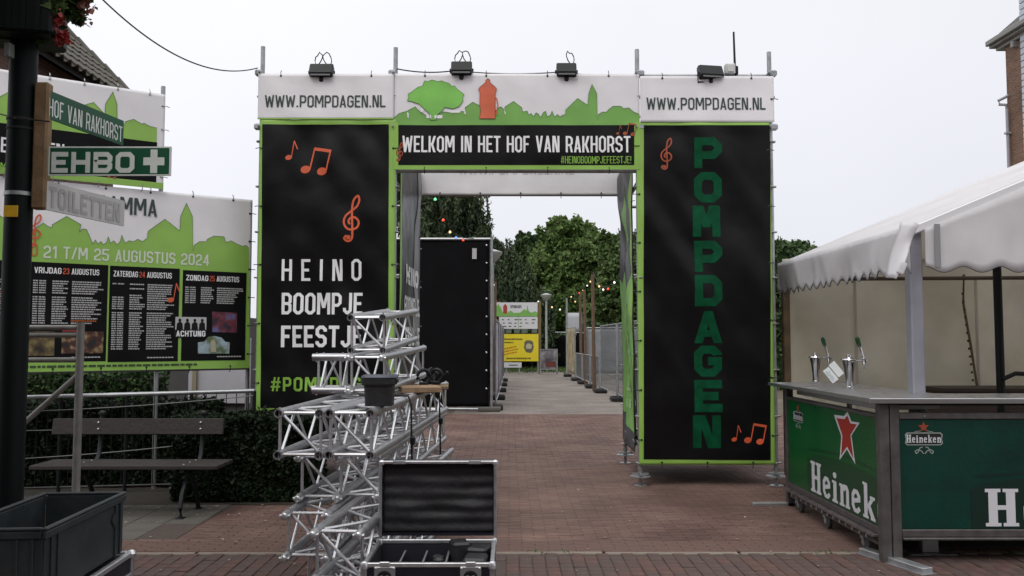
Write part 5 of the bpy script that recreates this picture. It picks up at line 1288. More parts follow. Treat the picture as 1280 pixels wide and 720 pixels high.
# ================================================================ BAR
barm = steel_dk
XB, YB0, YB1 = 2.66, 6.28, 8.45          # outer left face, front face, back end
ct = 1.155
stainless = mat('stainless_counter', (.40, .40, .41), .3, .85, .12, 6, .04, 30)
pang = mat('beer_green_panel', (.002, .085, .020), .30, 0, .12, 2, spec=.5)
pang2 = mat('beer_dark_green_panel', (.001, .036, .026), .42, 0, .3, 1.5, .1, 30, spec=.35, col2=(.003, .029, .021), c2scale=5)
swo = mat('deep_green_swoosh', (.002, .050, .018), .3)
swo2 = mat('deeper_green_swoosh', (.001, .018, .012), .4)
beerw = mat('beer_white_lettering', (.62, .62, .66), .4)
SG = {'H': .62, 'e': .46, 'i': .30, 'n': .52, 'k': .54}
def sglyph(ch):
    S = mstroke; r = rc
    if ch == 'H': return [r(.06, .08, .23, .92), r(.39, .08, .56, .92), r(.23, .44, .39, .56), r(0, 0, .29, .09), r(0, .91, .29, 1), r(.33, 0, .62, .09), r(.33, .91, .62, 1)]
    if ch == 'e': return S([(.07, .32), (.36, .40), (.36, .50), (.28, .61), (.16, .61), (.08, .5), (.08, .2), (.16, .07), (.28, .06), (.39, .17)], .125)
    if ch == 'i': return [r(.06, .07, .23, .66), r(0, 0, .29, .08), r(0, .58, .10, .66), circ(.145, .83, .095, .095, 14)]
    if ch == 'n': return [r(.06, .07, .21, .66), r(0, 0, .25, .08), r(0, .58, .10, .66), r(.30, 0, .52, .08)] + S([(.20, .50), (.27, .60), (.36, .60), (.415, .52), (.415, .06)], .14)
    if ch == 'k': return [r(.06, .07, .21, .98), r(0, 0, .25, .08), r(0, .91, .10, .99), r(.34, 0, .54, .08), r(.32, .58, .54, .66)] + S([(.2, .30), (.44, .62)], .11) + S([(.26, .38), (.45, .04)], .15)
    return []
def beer_word(x, y, h, sx=1.0, SX=None):
    o = []; cx = x
    for c in 'Heineken':
        o += [[(cx + a * h * sx, y + b * h) for a, b in p] for p in sglyph(c)]; cx += (SG[c] + .075) * h * sx
    return o, cx - x
def star(x, y, r1, r2, sx=1, sy=1, tall=1.0):
    P = []
    for i in range(10):
        a = math.pi / 2 + i * math.pi / 5; r_ = r1 if i % 2 == 0 else r2
        P.append((x + math.cos(a) * r_ * sx, y + math.sin(a) * r_ * sy))
    return P
def panel_art(s, par, cx_logo, xword, ystar, big=True, sw=swo, wsx=1.45):
    # swoosh behind the word
    n = 20; top = [(xword - .10 + (s.w + .1 - xword) * i / n, .33 + .04 * math.sin(i / n * 3.0) - .05 * (1 - min(1, i / 3))) for i in range(n + 1)]
    s.draw('swoosh_print', [[(xword - .10, 0)] + [(s.w, 0)] + top[::-1]], sw, par, .0012, grid=0)
    s.draw('swoosh_print', [[(xword - .06 + (s.w + .06 - xword) * i / n, .375 + .05 * math.sin(i / n * 2.8)) for i in range(n + 1)] + [(xword - .06 + (s.w + .06 - xword) * i / n, .360 + .045 * math.sin(i / n * 2.8)) for i in range(n, -1, -1)]], sw, par, .0012, grid=0)
    wd, L_ = beer_word(xword, .018, .262, wsx)
    s.draw('lettering', wd, beerw, par, .0022, grid=0)
    # small badge
    x, y = cx_logo, .63
    s.draw('badge_print', [[(x - .135, y - .03), (x - .12, y - .045), (x + .12, y - .045), (x + .135, y - .03), (x + .128, y), (x + .135, y + .03), (x + .12, y + .045), (x - .12, y + .045), (x - .135, y + .03), (x - .128, y)]], mat('badge_grey', (.30, .33, .31)), par, .0012, grid=0)
    s.draw('badge_print', [[(x - .127, y - .028), (x - .115, y - .038), (x + .115, y - .038), (x + .127, y - .028), (x + .121, y), (x + .127, y + .028), (x + .115, y + .038), (x - .115, y + .038), (x - .127, y + .028), (x - .121, y)]], mat('badge_black', (.006, .008, .008)), par, .0020, grid=0)
    wd, L_ = beer_word(0, 0, .056, 1.0)
    s.draw('badge_lettering', [[(x - L_ / 2 + a, y - .026 + b_) for a, b_ in p] for p in wd], beerw, par, .0028, grid=0)
    s.draw('badge_star', [star(x, y + .083, .042, .017)], mat('badge_star_red', (.30, .05, .02)), par, .0016, grid=0)
    for sg in (-1, 1):
        sc_ = mstroke([(x + sg * a, y - .075 + b_) for a, b_ in ((.004, -.03), (.02, -.01), (.045, .0), (.065, -.012), (.058, -.028), (.045, -.02), (.03, .012), (.01, .018))], .006)
        s.draw('badge_scroll', sc_, mat('badge_grey', (.3, .33, .31)), par, .0016, grid=0)
        s.draw('badge_line', mstroke([(x + sg * .015, y + .058), (x + sg * .065, y + .050)], .004), mat('badge_grey', (.3, .33, .31)), par, .0016, grid=0)
def bar_unit(name, label, side):
    t = thing(name, label, 'bar', (XB, YB0, 0), 'steel framed beer bar counters'); return t
# side unit (runs away from the camera)
t1 = bar_unit('beer_bar', 'left beer bar unit with castors and bright green Heineken panel with a red star', 1)
pz0, pz1 = .235, 1.005
def bxp(name, a, m=barm, p=t1, bev=.004): return MB().bx(*a, bev).build(name, m, p)
bxp('corner_post', (XB - .03, XB + .04, YB0, YB0 + .07, .0, ct - .045)); bxp('corner_post', (XB - .03, XB + .04, YB1 - .06, YB1, .0, ct - .045))
bxp('top_rail', (XB - .02, XB + .03, YB0 + .072, YB1 - .062, pz1, pz1 + .03)); bxp('drip_tray', (XB + .06, XB + .5, YB0 + .2, YB1 - .1, ct - .10, ct - .032), mat('pale_tray_steel', (.55, .55, .55), .4, .5))
bxp('bottom_rail', (XB - .025, XB + .035, YB0 + .072, YB1 - .062, pz0 - .05, pz0 - .003))
bxp('ledge', (XB - .07, XB + .03, YB0 + .08, YB1 - .07, pz0 - .075, pz0 - .053), mat('scuffed_ledge_steel', (.22, .2, .19), .3, .7, .4, 20))
bxp('lower_frame', (XB - .02, XB + .03, YB0 + .1, YB1 - .1, .10, .13))
for k in range(14): bxp('ledge_bracket', (XB - .064, XB - .05, YB0 + .2 + k * .13, YB0 + .22 + k * .13, .131, .158), galv)
pn = MB().bx(XB - .012, XB + .002, YB0 + .074, YB1 - .064, pz0, pz1 - .002).build('panel', pang, t1)
s = Surf((XB - .0125, YB1 - .064, pz0), (0, -1, 0), (0, 0, 1), YB1 - YB0 - .138, pz1 - pz0, amp=0)
u_, v_ = s.px(1014, 600); panel_art(s, pn, s.px(998, 530)[0] , s.px(1014, 600)[0], 0, wsx=1.58)
STAR = PX(s, [(1059.5, 517), (1064, 528), (1073.5, 529.5), (1064, 544), (1068.5, 577), (1059, 560), (1050.5, 572), (1052.5, 545), (1044, 520.5), (1055.5, 522)])
cxs, cys = sum(p[0] for p in STAR) / 10, sum(p[1] for p in STAR) / 10
s.draw('star_outline', [[(cxs + (a - cxs) * 1.10, cys + (b_ - cys) * 1.10) for a, b_ in STAR]], beerw, pn, .0016, grid=0)
s.draw('red_star', [[(cxs + (a - cxs) * .86, cys + (b_ - cys) * .90) for a, b_ in STAR]], mat('star_red', (.34, .022, .012), .35), pn, .0024, grid=0)
for yc in (YB0 + .35, (YB0 + YB1) / 2 + .05, YB1 - .35):
    w_ = MB().lathe((XB - .02, yc, .068), [(.02, 0), (.060, .002), (.066, .012), (.060, .034), (.02, .036)], 20, (1, 0, 0)).build('castor', mat('grey_rubber_wheel', (.06, .06, .06), .7), t1, True)
    MB().lathe((XB - .024, yc, .068), [(.008, 0), (.028, .001), (.028, .042), (.008, .043)], 12, (1, 0, 0)).build('hub', galv, w_, True)
    MB().box((XB - .004, yc, .105), (.07, .06, .02)).box((XB - .028, yc, .08), (.004, .05, .06)).build('castor_fork', galv, t1)
bxp('foot', (XB - .36, XB + .2, YB1 - .06, YB1 + .01, 0.002, .035), galv)
bxp('counter_top', (XB - .12, XB + .62, YB0 - .06, YB1 + .20, ct - .028, ct), stainless)
bxp('counter_edge', (XB - .123, XB - .1205, YB0 - .06, YB1 + .2, ct - .03, ct - .002), mat('edge_steel', (.45, .45, .46), .3, .9))
bxp('shelf', (XB + .06, XB + .6, YB0 + .1, YB1 - .1, .55, .57)); bxp('rear_post', (XB + .56, XB + .6, YB1 - .06, YB1 - .02, 0, ct - .045))
# front unit
t2 = bar_unit('beer_bar', 'front beer bar unit facing the street with dark green Heineken panel', 0); X2 = XB + .045; XE = 5.3
def bx2(name, a, m=barm, bev=.004): return MB().bx(*a, bev).build(name, m, t2)
bx2('corner_post', (X2, X2 + .065, YB0 - .005, YB0 + .065, 0, ct - .045)); bx2('corner_post', (XE - .06, XE, YB0, YB0 + .065, 0, ct - .045))
bx2('top_rail', (X2 + .067, XE - .062, YB0, YB0 + .05, pz1, pz1 + .045)); bx2('upper_rail', (X2 + .067, XE - .062, YB0 + .012, YB0 + .05, ct - .055, ct - .03), black_m)
bx2('bottom_rail', (X2 + .067, XE - .062, YB0 - .004, YB0 + .05, pz0 - .055, pz0 - .003)); bx2('lower_lip', (X2 + .067, XE - .062, YB0 - .02, YB0 + .02, pz0 - .075, pz0 - .057))
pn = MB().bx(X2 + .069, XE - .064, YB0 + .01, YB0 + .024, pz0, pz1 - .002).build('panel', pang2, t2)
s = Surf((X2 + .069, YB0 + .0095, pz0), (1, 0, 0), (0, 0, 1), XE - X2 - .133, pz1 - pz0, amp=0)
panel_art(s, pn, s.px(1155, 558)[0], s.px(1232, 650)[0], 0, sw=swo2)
bx2('counter_top', (XB + .621, XE + .1, YB0 - .06, YB0 + .55, ct - .028, ct - .0005), stainless)
bx2('counter_edge', (XB - .12, XE + .1, YB0 - .064, YB0 - .0605, ct - .036, ct - .002), mat('edge_steel', (.45, .45, .46), .3, .9))
bx2('leg', (at(1160, 680, YB0 + .3).x - .06, at(1160, 680, YB0 + .3).x + .06, YB0 + .26, YB0 + .33, .012, pz0 - .05), galv)
bx2('foot_plate', (at(1160, 680, YB0 + .3).x - .17, at(1160, 680, YB0 + .3).x + .17, YB0 + .2, YB0 + .4, 0.001, .011), galv)
bx2('rear_sheet', (X2 + .1, XE, YB0 + .50, YB0 + .51, .0, 1.0), black_m)
for x in (2.95, 3.9, 4.8): MB().lathe((x, YB0 + .025, pz1 + .022), [(.006, 0), (.006, .03)], 8, (0, -1, 0)).build('bolt', galv, t2)
fo = MB().box((XB + .05, YB0 - .0, .022), (.09, .62, .04), Matrix.Rotation(R(18), 3, 'Z'), .004).build('foot', galv, t2)
MB().box((XB + .05, YB0 - .0, .003), (.13, .66, .004), Matrix.Rotation(R(18), 3, 'Z')).build('foot_plate', galv, t2)
# beer taps
chrome = mat('chrome', (.62, .62, .63), .1, 1)
def tap(px, label):
    yy = 7.55 if px < 1040 else 6.98
    bb = gnd(px, 477 if px < 1040 else 484.5, ct)
    t = thing('beer_tap', label, 'beer tap', bb, 'chrome beer taps on the side counter'); x, y, z = bb
    MB().lathe((x, y, z), [(.040, 0), (.040, .008), (.030, .012), (.033, .08), (.043, .17), (.055, .225), (.055, .235)], 22).build('column', chrome, t, True)
    MB().lathe((x, y, z), [(.056, .236), (.070, .240), (.066, .250), (.02, .262), (.016, .285), (.004, .292)], 22).build('cap', chrome, t, True)
    MB().path([(x + .03, y, z + .236), (x + .12, y, z + .238), (x + .16, y, z + .232)], .009, 8).lathe((x + .13, y, z + .19), [(.007, -.03), (.010, .02), (.018, .03), (.018, .06), (.009, .07)], 12).build('spout', chrome, t, True)
    MB().path([(x + .125, y, z + .26), (x + .105, y, z + .33), (x + .085, y, z + .40)], .010, 8).build('handle_rod', chrome, t, True)
    MB().lathe((x + .098, y, z + .345), [(.008, 0), (.017, .02), (.021, .07), (.014, .095), (.004, .10)], 12, (-.28, 0, 1)).build('handle', mat('tap_handle_green', (.01, .05, .02), .2), t, True)
    t.scale = (1, 1, 1)
    MB().lathe((x, y, z - .03), [(.016, -.075), (.026, -.06), (.020, -.03), (.03, 0)], 14).build('pipe_nut', chrome, t, True)
tap(1020, 'left chrome beer tap with green handle, farther along the side counter')
tap(1062, 'right chrome beer tap with green handle, nearer the bar corner')
c = gnd(1045, 488, ct); c2 = at(1042, 466, c.y)
q = Matrix.Rotation(R(-10), 3, 'X') @ Matrix.Rotation(R(-36), 3, 'Y')
for k, dx in enumerate((-.032, .038)):
    tag(MB().box(c2 + q @ Vector((dx, 0, .01 * k)), (.062, .003, .125), q).build('paper_card', mat('white_paper', (.6, .63, .63), .7), None, loc=c2), ('left half of the folded pale paper card hanging from the left tap', 'right half of the folded pale paper card hanging from the left tap')[k], 'card')
for k in range(7):
    tag(MB().box(c2 + q @ Vector((-.045 + (k % 2) * .006, -.0022, -.045 + k * .014)), (.022 + .01 * (k % 3), .001, .004), q).build('printed_line', mat('pale_blue_print', (.18, .25, .3)), bpy.data.objects['paper_card']))
# ================================================================ TENT
tent_w = mat('tent_canvas', (.86, .85, .87), .5, 0, .05, 1.2, .3, 3, trans=.45, col2=(.80, .78, .79), c2scale=1.3, crease=.6, crs=1.1)
tent_in = mat('stained_cream_canvas', (.80, .78, .70), .8, 0, .12, 1.5, .3, 3, col2=(.72, .69, .58), c2scale=.9, trans=.5, crease=.5, crs=1.0)
TYN, TYF = 6.9, 10.2
eN = at(1143, 285, TYN); TX0, TZ = eN.x, eN.z
sl_ = math.tan(R(22.6)); XR = TX0 + 3.3; XE2 = TX0 + 6.6
tent = thing('party_tent', 'white party tent with scalloped valances standing over the beer bar', 'tent', (TX0, TYN, 0))
def roofp(x, y, off=0):
    z = TZ + sl_ * (x - TX0) if x <= XR else TZ + sl_ * (XE2 - x)
    sag = .018 * math.sin((x - TX0) * 2.2) * math.sin((y - TYN) / (TYF - TYN) * math.pi) - .04 * math.sin((y - TYN) / (TYF - TYN) * math.pi)
    return Vector((x, y, z + sag + off))
mb = MB(); nu, nv = 44, 20
for off in (0.03, .022):
    o_ = len(mb.v)
    vs = [roofp(TX0 - .05 + (XE2 - TX0 + .1) * i / nu, TYN - .05 + (TYF - TYN + .1) * j / nv, off) for j in range(nv + 1) for i in range(nu + 1)]
    mb.add(vs, [(j * (nu + 1) + i, j * (nu + 1) + i + 1, (j + 1) * (nu + 1) + i + 1, (j + 1) * (nu + 1) + i) for j in range(nv) for i in range(nu)])
mb.build('roof_sheet', tent_w, tent, True)
# white rake strip along the near gable
tb = MB(); tb.box(((TX0 + XR) / 2, TYN - .055, TZ + sl_ * (XR - TX0) / 2 - .01), ((XR - TX0) / math.cos(R(22.6)) + .1, .045, .07), Matrix.Rotation(-R(22.6), 3, 'Y'), .01).build('gable_beam', mat('white_roof_beam', (.70, .69, .72), .4), tent)
post_m = mat('grey_tent_post', (.30, .30, .34), .45, .4, .12, 5)
MB().bx(TX0 - .05, TX0 + .05, TYN - .02, TYN + .09, 0, TZ + .01, .012).build('corner_post', post_m, tent)
MB().bx(TX0 - .05, TX0 + .03, TYF - .1, TYF - .02, 0, TZ + .0, .01).build('corner_post', wood_old, tent)
MB().bx(XR - .04, XR + .04, TYF - .1, TYF - .02, 0, TZ + 1.3, .01).build('middle_post', post_m, tent)
MB().bx(XE2 - .05, XE2 + .05, TYN, TYN + .1, 0, TZ, .01).build('corner_post', post_m, tent)
MB().bx(XE2 - .05, XE2 + .05, TYF - .1, TYF, 0, TZ, .01).build('corner_post', post_m, tent)
MB().tube((TX0, TYN + .03, TZ - .03), (TX0, TYF - .06, TZ - .03), .025, 8).build('eaves_bar', post_m, tent)
zbk = at(1210, 348, TYF - .15).z
MB().tube((TX0 - .0, TYF - .15, zbk - .01), (XE2, TYF - .15, zbk + .03), .022, 8).build('rear_bar', mat('brown_bar', (.10, .07, .045), .6), tent)
# valances
def valance(name, O, U, w_, hfn, amp, n=260, scal=.2, depth=.05, thick=.004, seed=0):
    s = Surf(O, U, (0, 0, 1), w_, .4, amp=amp, seed=seed, freq=1.6); mb = MB(); m_ = 8; vs = []
    for i in range(n + 1):
        u = w_ * i / n; top, bot = hfn(u); bot += depth * (.5 + .5 * math.cos(u / scal * 2 * math.pi)) 
        for j in range(m_ + 1):
            v = top + (bot - top) * j / m_; vs.append(s.O + s.U * u + Vector((0, 0, v)) + s.N * (s.amp * (j / m_) * (noise.noise(Vector((u * 1.9, v * 1.2, seed))) + .5 * noise.noise(Vector((u * 5, v * 3, seed))))))
    fs = [(i * (m_ + 1) + j, i * (m_ + 1) + j + 1, (i + 1) * (m_ + 1) + j + 1, (i + 1) * (m_ + 1) + j) for i in range(n) for j in range(m_)]
    me = mb.add(vs, fs).build(name, tent_w, tent, True)
    ed = MB().path([vs[i * (m_ + 1) + m_] for i in range(n + 1)], .005, 5); ed.build('piping', mat('grey_piping', (.10, .10, .11)), me, True)
    sd_ = me.modifiers.new('thickness', 'SOLIDIFY'); sd_.thickness = thick
    return me
zv = at(1200, 337, TYN - .08).z
valance('front_valance', Vector((TX0 + .04, TYN - .085, 0)), (1, 0, 0), XR - TX0 + 1.5, lambda u: (TZ - .015 + sl_ * min(u, 2 * (XR - TX0) - u), zv - .02), .05, scal=.29, depth=.045, seed=4)
MB().bx(TX0 + .11, TX0 + .155, TYN - .098, TYN - .094, zv + .02, TZ + .02).build('strap', mat('grey_strap', (.25, .25, .26)), tent)
zs = at(1040, 362, 8.6).z
valance('side_valance', Vector((TX0 - .075, TYF, 0)), (0, -1, 0), TYF - TYN + .02, lambda u: (TZ + .01, TZ - .36), .07, scal=.19, depth=.055, seed=8)
# loose flap at the corner
A0, A1, A2, A3 = at(1125, 277, TYN - .12), at(1149, 281, TYN - .2), at(1121, 349, TYN - .3), at(1106, 347, TYN - .12)
mb = MB(); vs = []
for i in range(9):
    for j in range(13):
        a, b_ = i / 8, j / 12; p = A0.lerp(A1, a).lerp(A3.lerp(A2, a), b_); p += Vector((0, -.035 * math.sin(a * math.pi) - .02 * math.sin(b_ * 7 + a * 3), 0)); vs.append(p)
mb.add(vs, [(i * 13 + j, i * 13 + j + 1, (i + 1) * 13 + j + 1, (i + 1) * 13 + j) for i in range(8) for j in range(12)])
fl = mb.build('corner_flap', tent_w, tent, True); md = fl.modifiers.new('thickness', 'SOLIDIFY'); md.thickness = .004
MB().box(at(1127, 335, TYN - .3), (.05, .03, .09), Matrix.Rotation(R(25), 3, 'Y'), .004).build('flap_tab', tent_w, tent)
# rear and far walls
s = Surf((TX0 - .03, TYF - .02, .06), (1, 0, 0), (0, 0, 1), XE2 - TX0, TZ + .06 - .06, amp=.055, seed=3, diag=0, freq=.9)
d0 = s.disp
s.disp = lambda u, v: d0(u, v) + .014 * math.sin(u * 9 + 1.2 * math.sin(v * 1.1)) * (v / 2.4)
s.sheet('rear_wall_sheet', tent_in, tent, cell=.05)
gb = MB(); gb.prism([(TX0, TZ + .01), (XE2, TZ + .01), (XR, TZ + sl_ * (XR - TX0) - .01)], .006, lambda u, v, w_: Vector((u, TYF + .0 + w_, v))); gb.build('rear_gable_sheet', tent_in, tent)
MB().bx(XE2 + .02, XE2 + .03, TYN, TYF, .05, TZ).build('right_wall_sheet', tent_in, tent)
xs_ = at(1206, 400, TYF - .07).x
MB().path([(xs_, TYF - .08, zbk + .05), (xs_ - .02, TYF - .085, 2.0), (xs_ + .05, TYF - .09, 1.5), (xs_ + .13, TYF - .08, .9)], .014, 6).build('lacing_rope', mat('stained_rope', (.17, .14, .09), .9, 0, .4, 40), tent, True)
for k in range(14): MB().lathe((xs_ - .03 + .008 * k, TYF - .095, 2.1 - k * .09), [(.010, 0), (.016, .002), (.010, .006)], 8, (0, -1, 0)).build('eyelet', mat('rusty_eyelet', (.12, .07, .03), .6, .4), tent)
for x in (TX0 + .8, TX0 + 2.2): MB().bx(x - .015, x + .015, TYF - .055, TYF - .045, .1, 2.3).build('seam_strip', mat('cream_seam', (.62, .59, .50), .8), tent)
bp = at(1250, 450, 7.9)
t = thing('lighting_pole', 'thin black pole standing behind the front bar counter under the tent', 'pole', (bp.x, 7.9, 0))
MB().tube((bp.x, 7.9, .02), (bp.x, 7.9, 2.38), .036, 14).build('pole', black_m, t, True)
MB().lathe((bp.x, 7.9, 0), [(.2, 0), (.2, .012), (.05, .02)], 18).build('base_plate', black_m, t)
MB().path([(bp.x + .0, 7.86, 1.22), (bp.x + .1, 7.84, 1.27), (bp.x + .3, 7.86, 1.26), (bp.x + .5, 7.9, 1.24)], .02, 8).build('cable_loop', rubber, t, True)
c0 = at(1163, 487, 9.6)
t = thing('back_counter', 'dark low counter at the rear of the tent', 'counter', (c0.x + 1.3, 9.6, 0))
MB().bx(c0.x, c0.x + 3.2, 9.3, 9.9, 1.02, 1.06, .006).build('top', mat('dark_wood_top', (.06, .04, .03), .6), t)
MB().bx(c0.x + .04, c0.x + 3.1, 9.34, 9.86, 0.0, 1.018).build('cabinet', mat('dark_wood_top', (.06, .04, .03), .6), t)

# ================================================================ RIGHT BRICK BUILDING
YG = 22.0
bx_ = at(1259, 130, YG).x; zt2 = at(1259, 56, YG).z; eax = at(1238.5, 52, YG + .3).x
bd = thing('brick_townhouse', 'tall brown brick house with grey eaves at the right edge', 'house', (bx_ + 4, 17, 0))
bwm = brick_mat('brown_brick_wall', (.24, .125, .075), (.16, .085, .055), (.20, .16, .13), .22, .065, 0, .010, wall=True)
MB().bx(bx_, bx_ + 9, 12, YG, 0, zt2).build('wall', bwm, bd)
fm = mat('eaves_grey_paint', (.30, .29, .28), .6, 0, .2, 4)
MB().bx(eax, bx_ + 9.4, 11.6, YG + .4, zt2 + .02, zt2 + .2, .01).build('eaves', fm, bd)
MB().bx(eax - .09, eax - .003, 11.6, YG + .42, zt2 + .08, zt2 + .22, .02).build('gutter', mat('gutter_grey', (.22, .21, .20), .5), bd)
MB().bx(eax + .12, bx_ + 9.2, 11.8, YG + .3, zt2 - .07, zt2 + .018, .01).build('soffit', fm, bd)
rf = MB(); x0, x1 = eax + .02, bx_ + 9.4; z0_ = zt2 + .22; rf.add([(x0, 11.6, z0_), (x1, 11.6, z0_), (x1, YG + .4, z0_), (x0, YG + .4, z0_), (x0 + 4, 15.5, z0_ + 4.0), (x1 - 4, 15.5, z0_ + 4.0), (x0 + 4, YG - 3.6, z0_ + 4.0), (x1 - 4, YG - 3.6, z0_ + 4.0)], [(0, 1, 5, 4), (0, 4, 6, 3), (4, 5, 7, 6), (1, 2, 7, 5), (2, 3, 6, 7), (3, 2, 1, 0)])
rf.build('roof', mat('dark_slate_roof', (.07, .065, .06), .8, 0, .3, 6, .4, 14), bd)
for k in range(5): MB().box((eax + .22, YG - .5 - k * 1.3, zt2 - .16), (.32, .12, .17), None, .02).build('eaves_bracket', fm, bd)
pip = mat('grey_downpipe', (.34, .33, .36), .5)
py0 = YG - .1; zz = at(1261, 131, py0).z; px_ = bx_ - .07
MB().path([(px_, py0, 0), (px_, py0, zz - .15), (px_ - .02, py0, zz), (px_ - .16, py0 + .05, zz + .02), (px_ - .18, py0 + .05, zz + .12), (px_ - .02, py0, zz + .2), (px_ + .04, py0, zz + .24)], .038, 10).build('downpipe', pip, bd, True)
MB().bx(px_ - .06, px_ + .06, py0 - .06, py0 + .06, zz - .75, zz - .70).build('pipe_bracket', pip, bd)
Ys = (bx_ - .08) / at(1276.5, 100, 1).x
sd2 = MB().bx(bx_ - .05, bx_ - .004, 12.2, Ys, 0, zt2 + 2.6).build('side_bay', mat('pale_blue_cladding', (.42, .46, .52), .6), bd)
for k in range(62): MB().bx(bx_ - .075, bx_ - .052, 12.2, Ys, .1 + k * .16, .235 + k * .16, .004).build('cladding_board', mat('pale_cladding', (.50, .55, .62), .6), sd2)

# ================================================================ BEYOND THE GATE
cloth_k = mat('black_scrim', (.004, .004, .005), .8, 0, .3, 1.5, .3, 3, spec=.12)
Yk = 19.7
xk1 = at(611, 400, Yk).x; zk = at(560, 300, Yk).z
bk = thing('black_screen_wall', 'tall black cloth covered scaffold wall left of the path', 'screen', (xk1 - 1.6, Yk, 0))
s = Surf((xk1 - 3.4, Yk, .10), (1, 0, 0), (0, 0, 1), 3.4, zk - .10, amp=.03, seed=33, diag=.4, freq=.8); s.sheet('cloth', cloth_k, bk, cell=.1)
s = Surf((xk1 + .01, Yk, .10), (0, 1, 0), (0, 0, 1), 3.0, zk - .10, amp=.03, seed=35, freq=.8); s.sheet('cloth', cloth_k, bk, cell=.15)
MB().bx(xk1 - 3.4, xk1 - .03, Yk + 2.95, Yk + 3.0, .1, zk).build('rear_cloth', cloth_k, bk)
MB().tube((xk1 - 3.4, Yk - .02, zk + .02), (xk1 + .06, Yk - .02, zk + .02), .03, 8).build('top_tube', galv, bk)
MB().tube((xk1 + .06, Yk - .03, 0), (xk1 + .06, Yk - .03, zk + .05), .03, 8).build('upright', galv, bk)
MB().tube((xk1 - 3.4, Yk - .08, .08), (xk1 + .1, Yk - .08, .05), .028, 8).build('bottom_tube', galv, bk)
MB().box((xk1 + .02, Yk - .05, .05), (.5, .3, .09), None, .02).build('ballast_block', mat('concrete_block', (.10, .09, .08), .9), bk)
for k in range(9): MB().lathe((xk1 - .05, Yk - .06, .5 + k * .4), [(.012, 0), (.02, .002), (.012, .006)], 8, (0, -1, 0)).build('eyelet', alu_b, bk)
MB().box((at(593, 317, Yk - .05).x, Yk - .045, at(593, 317, Yk - .05).z), (.10, .01, .24)).build('white_tag', mat('pale_tag', (.45, .45, .45)), bk)
# fences
mesh_me = None
def heras(label, x0, y0, x1, y1, h, post=True, cover=None, group='mobile fence panels along the path', name='mobile_fence', cat='fence', covm=None):
    t = thing(name, label, cat, (x0, y0, 0), group); A, B = Vector((x0, y0, 0)), Vector((x1, y1, 0)); Ud_ = (B - A).normalized(); Ln = (B - A).length
    def P(u, z, o=0): return A + Ud_ * u + Vector((0, 0, z)) + Vector((-Ud_.y, Ud_.x, 0)) * o
    for u in (.03, Ln - .03): MB().tube(P(u, .05), P(u, h), .02, 8).build('post', galv, t)
    MB().tube(P(.03, h), P(Ln - .03, h), .018, 8).build('top_rail', galv, t); MB().tube(P(.03, .18), P(Ln - .03, .18), .018, 8).build('bottom_rail', galv, t)
    if cover is None or cover < 1:
        w_ = MB()
        n = int(Ln / .09)
        for i in range(1, n): w_.tube(P(Ln * i / n, .18), P(Ln * i / n, h), .0035, 4, cap=False)
        for j in range(1, int(h / .22)): w_.tube(P(.03, .18 + j * .22, .004), P(Ln - .03, .18 + j * .22, .004), .0035, 4, cap=False)
        w_.build('wire_mesh', mat('mesh_wire_grey', (.16, .17, .17), .5, .5), t)['kind'] = 'stuff'
    if cover:
        s_ = Surf(P(.03, .22, .02), Ud_, (0, 0, 1), Ln - .06, (h - .26), amp=.02, seed=x0 + y0); s_.sheet('printed_cover', covm, t, cell=.15)
    for u in (0, Ln): MB().box(P(u, .06), (.34, .5, .12) if abs(Ud_.y) > .5 else (.5, .34, .12), None, .03).build('fence_foot', rubber, t)
    return t
postm = photo_m('printed_fence_photos', (.25, .24, .28), (.55, .52, .50), 3.2, (.40, .34, .42))
postm2 = photo_m('printed_yellow_photos', (.12, .10, .06), (.50, .42, .25), 3.5, (.32, .26, .14))
ys_ = [20.1, 23.6, 27.1, 30.6, 34.1]
lbl = ['nearest', 'second', 'third', 'farthest']
for i in range(4):
    x_a, x_b = at(619.5, 500, 20).x + .10 * i * .12, 0
    xa = -.30 + .02 * i; xb = -.28 + .02 * (i + 1)
    t = heras(lbl[i] + ' fence panel with printed pictures along the left side of the path', xa, ys_[i], xb, ys_[i + 1] - .06, 2.05, cover=1, covm=postm, group='printed fence panels on the left of the path')
def prc(y): return at(636 + (2.78 + (y - 23.2) * (-.0095)) / y * 1100, 426, y).x
ry = [22.6, 26.2]
heras('nearest silver mobile fence panel right of the path', 2.86, 19.4, 2.82, 22.85, 2.0, group='silver mobile fences on the right of the path')
heras('second silver mobile fence panel right of the path, before the low barriers', 2.81, 22.95, 2.76, 26.5, 2.0, group='silver mobile fences on the right of the path')
for i, (a, b_) in enumerate(((26.7, 29.2), (29.35, 31.9), (32.05, 34.5))):
    heras(('nearest', 'middle', 'farthest')[i] + ' low crowd barrier between the tall fences right of the path', 2.74 - i * .04, a, 2.71 - i * .04, b_, 1.08, group='low crowd barriers right of the path')
heras('far fence panel covered with yellowish pictures at the right path edge', 2.62, 34.8, 2.55, 38.4, 2.1, cover=1, covm=postm2, group='printed fence panels right of the path')
heras('pale printed fence panel set back behind the wooden poles', 3.2, 36.5, 6.4, 36.2, 2.1, cover=1, covm=mat('pale_grey_cover', (.22, .23, .25), .6, 0, .3, 2), group='set back fence panels')
heras('second pale printed fence panel at the far right behind the poles', 6.5, 36.2, 9.7, 36, 2.1, cover=1, covm=mat('pale_grey_cover', (.22, .23, .25), .6, 0, .3, 2), group='set back fence panels')
wp = mat('brown_pole_wood', (.12, .075, .045), .85, 0, .3, 8, .3, 20)
poles = []
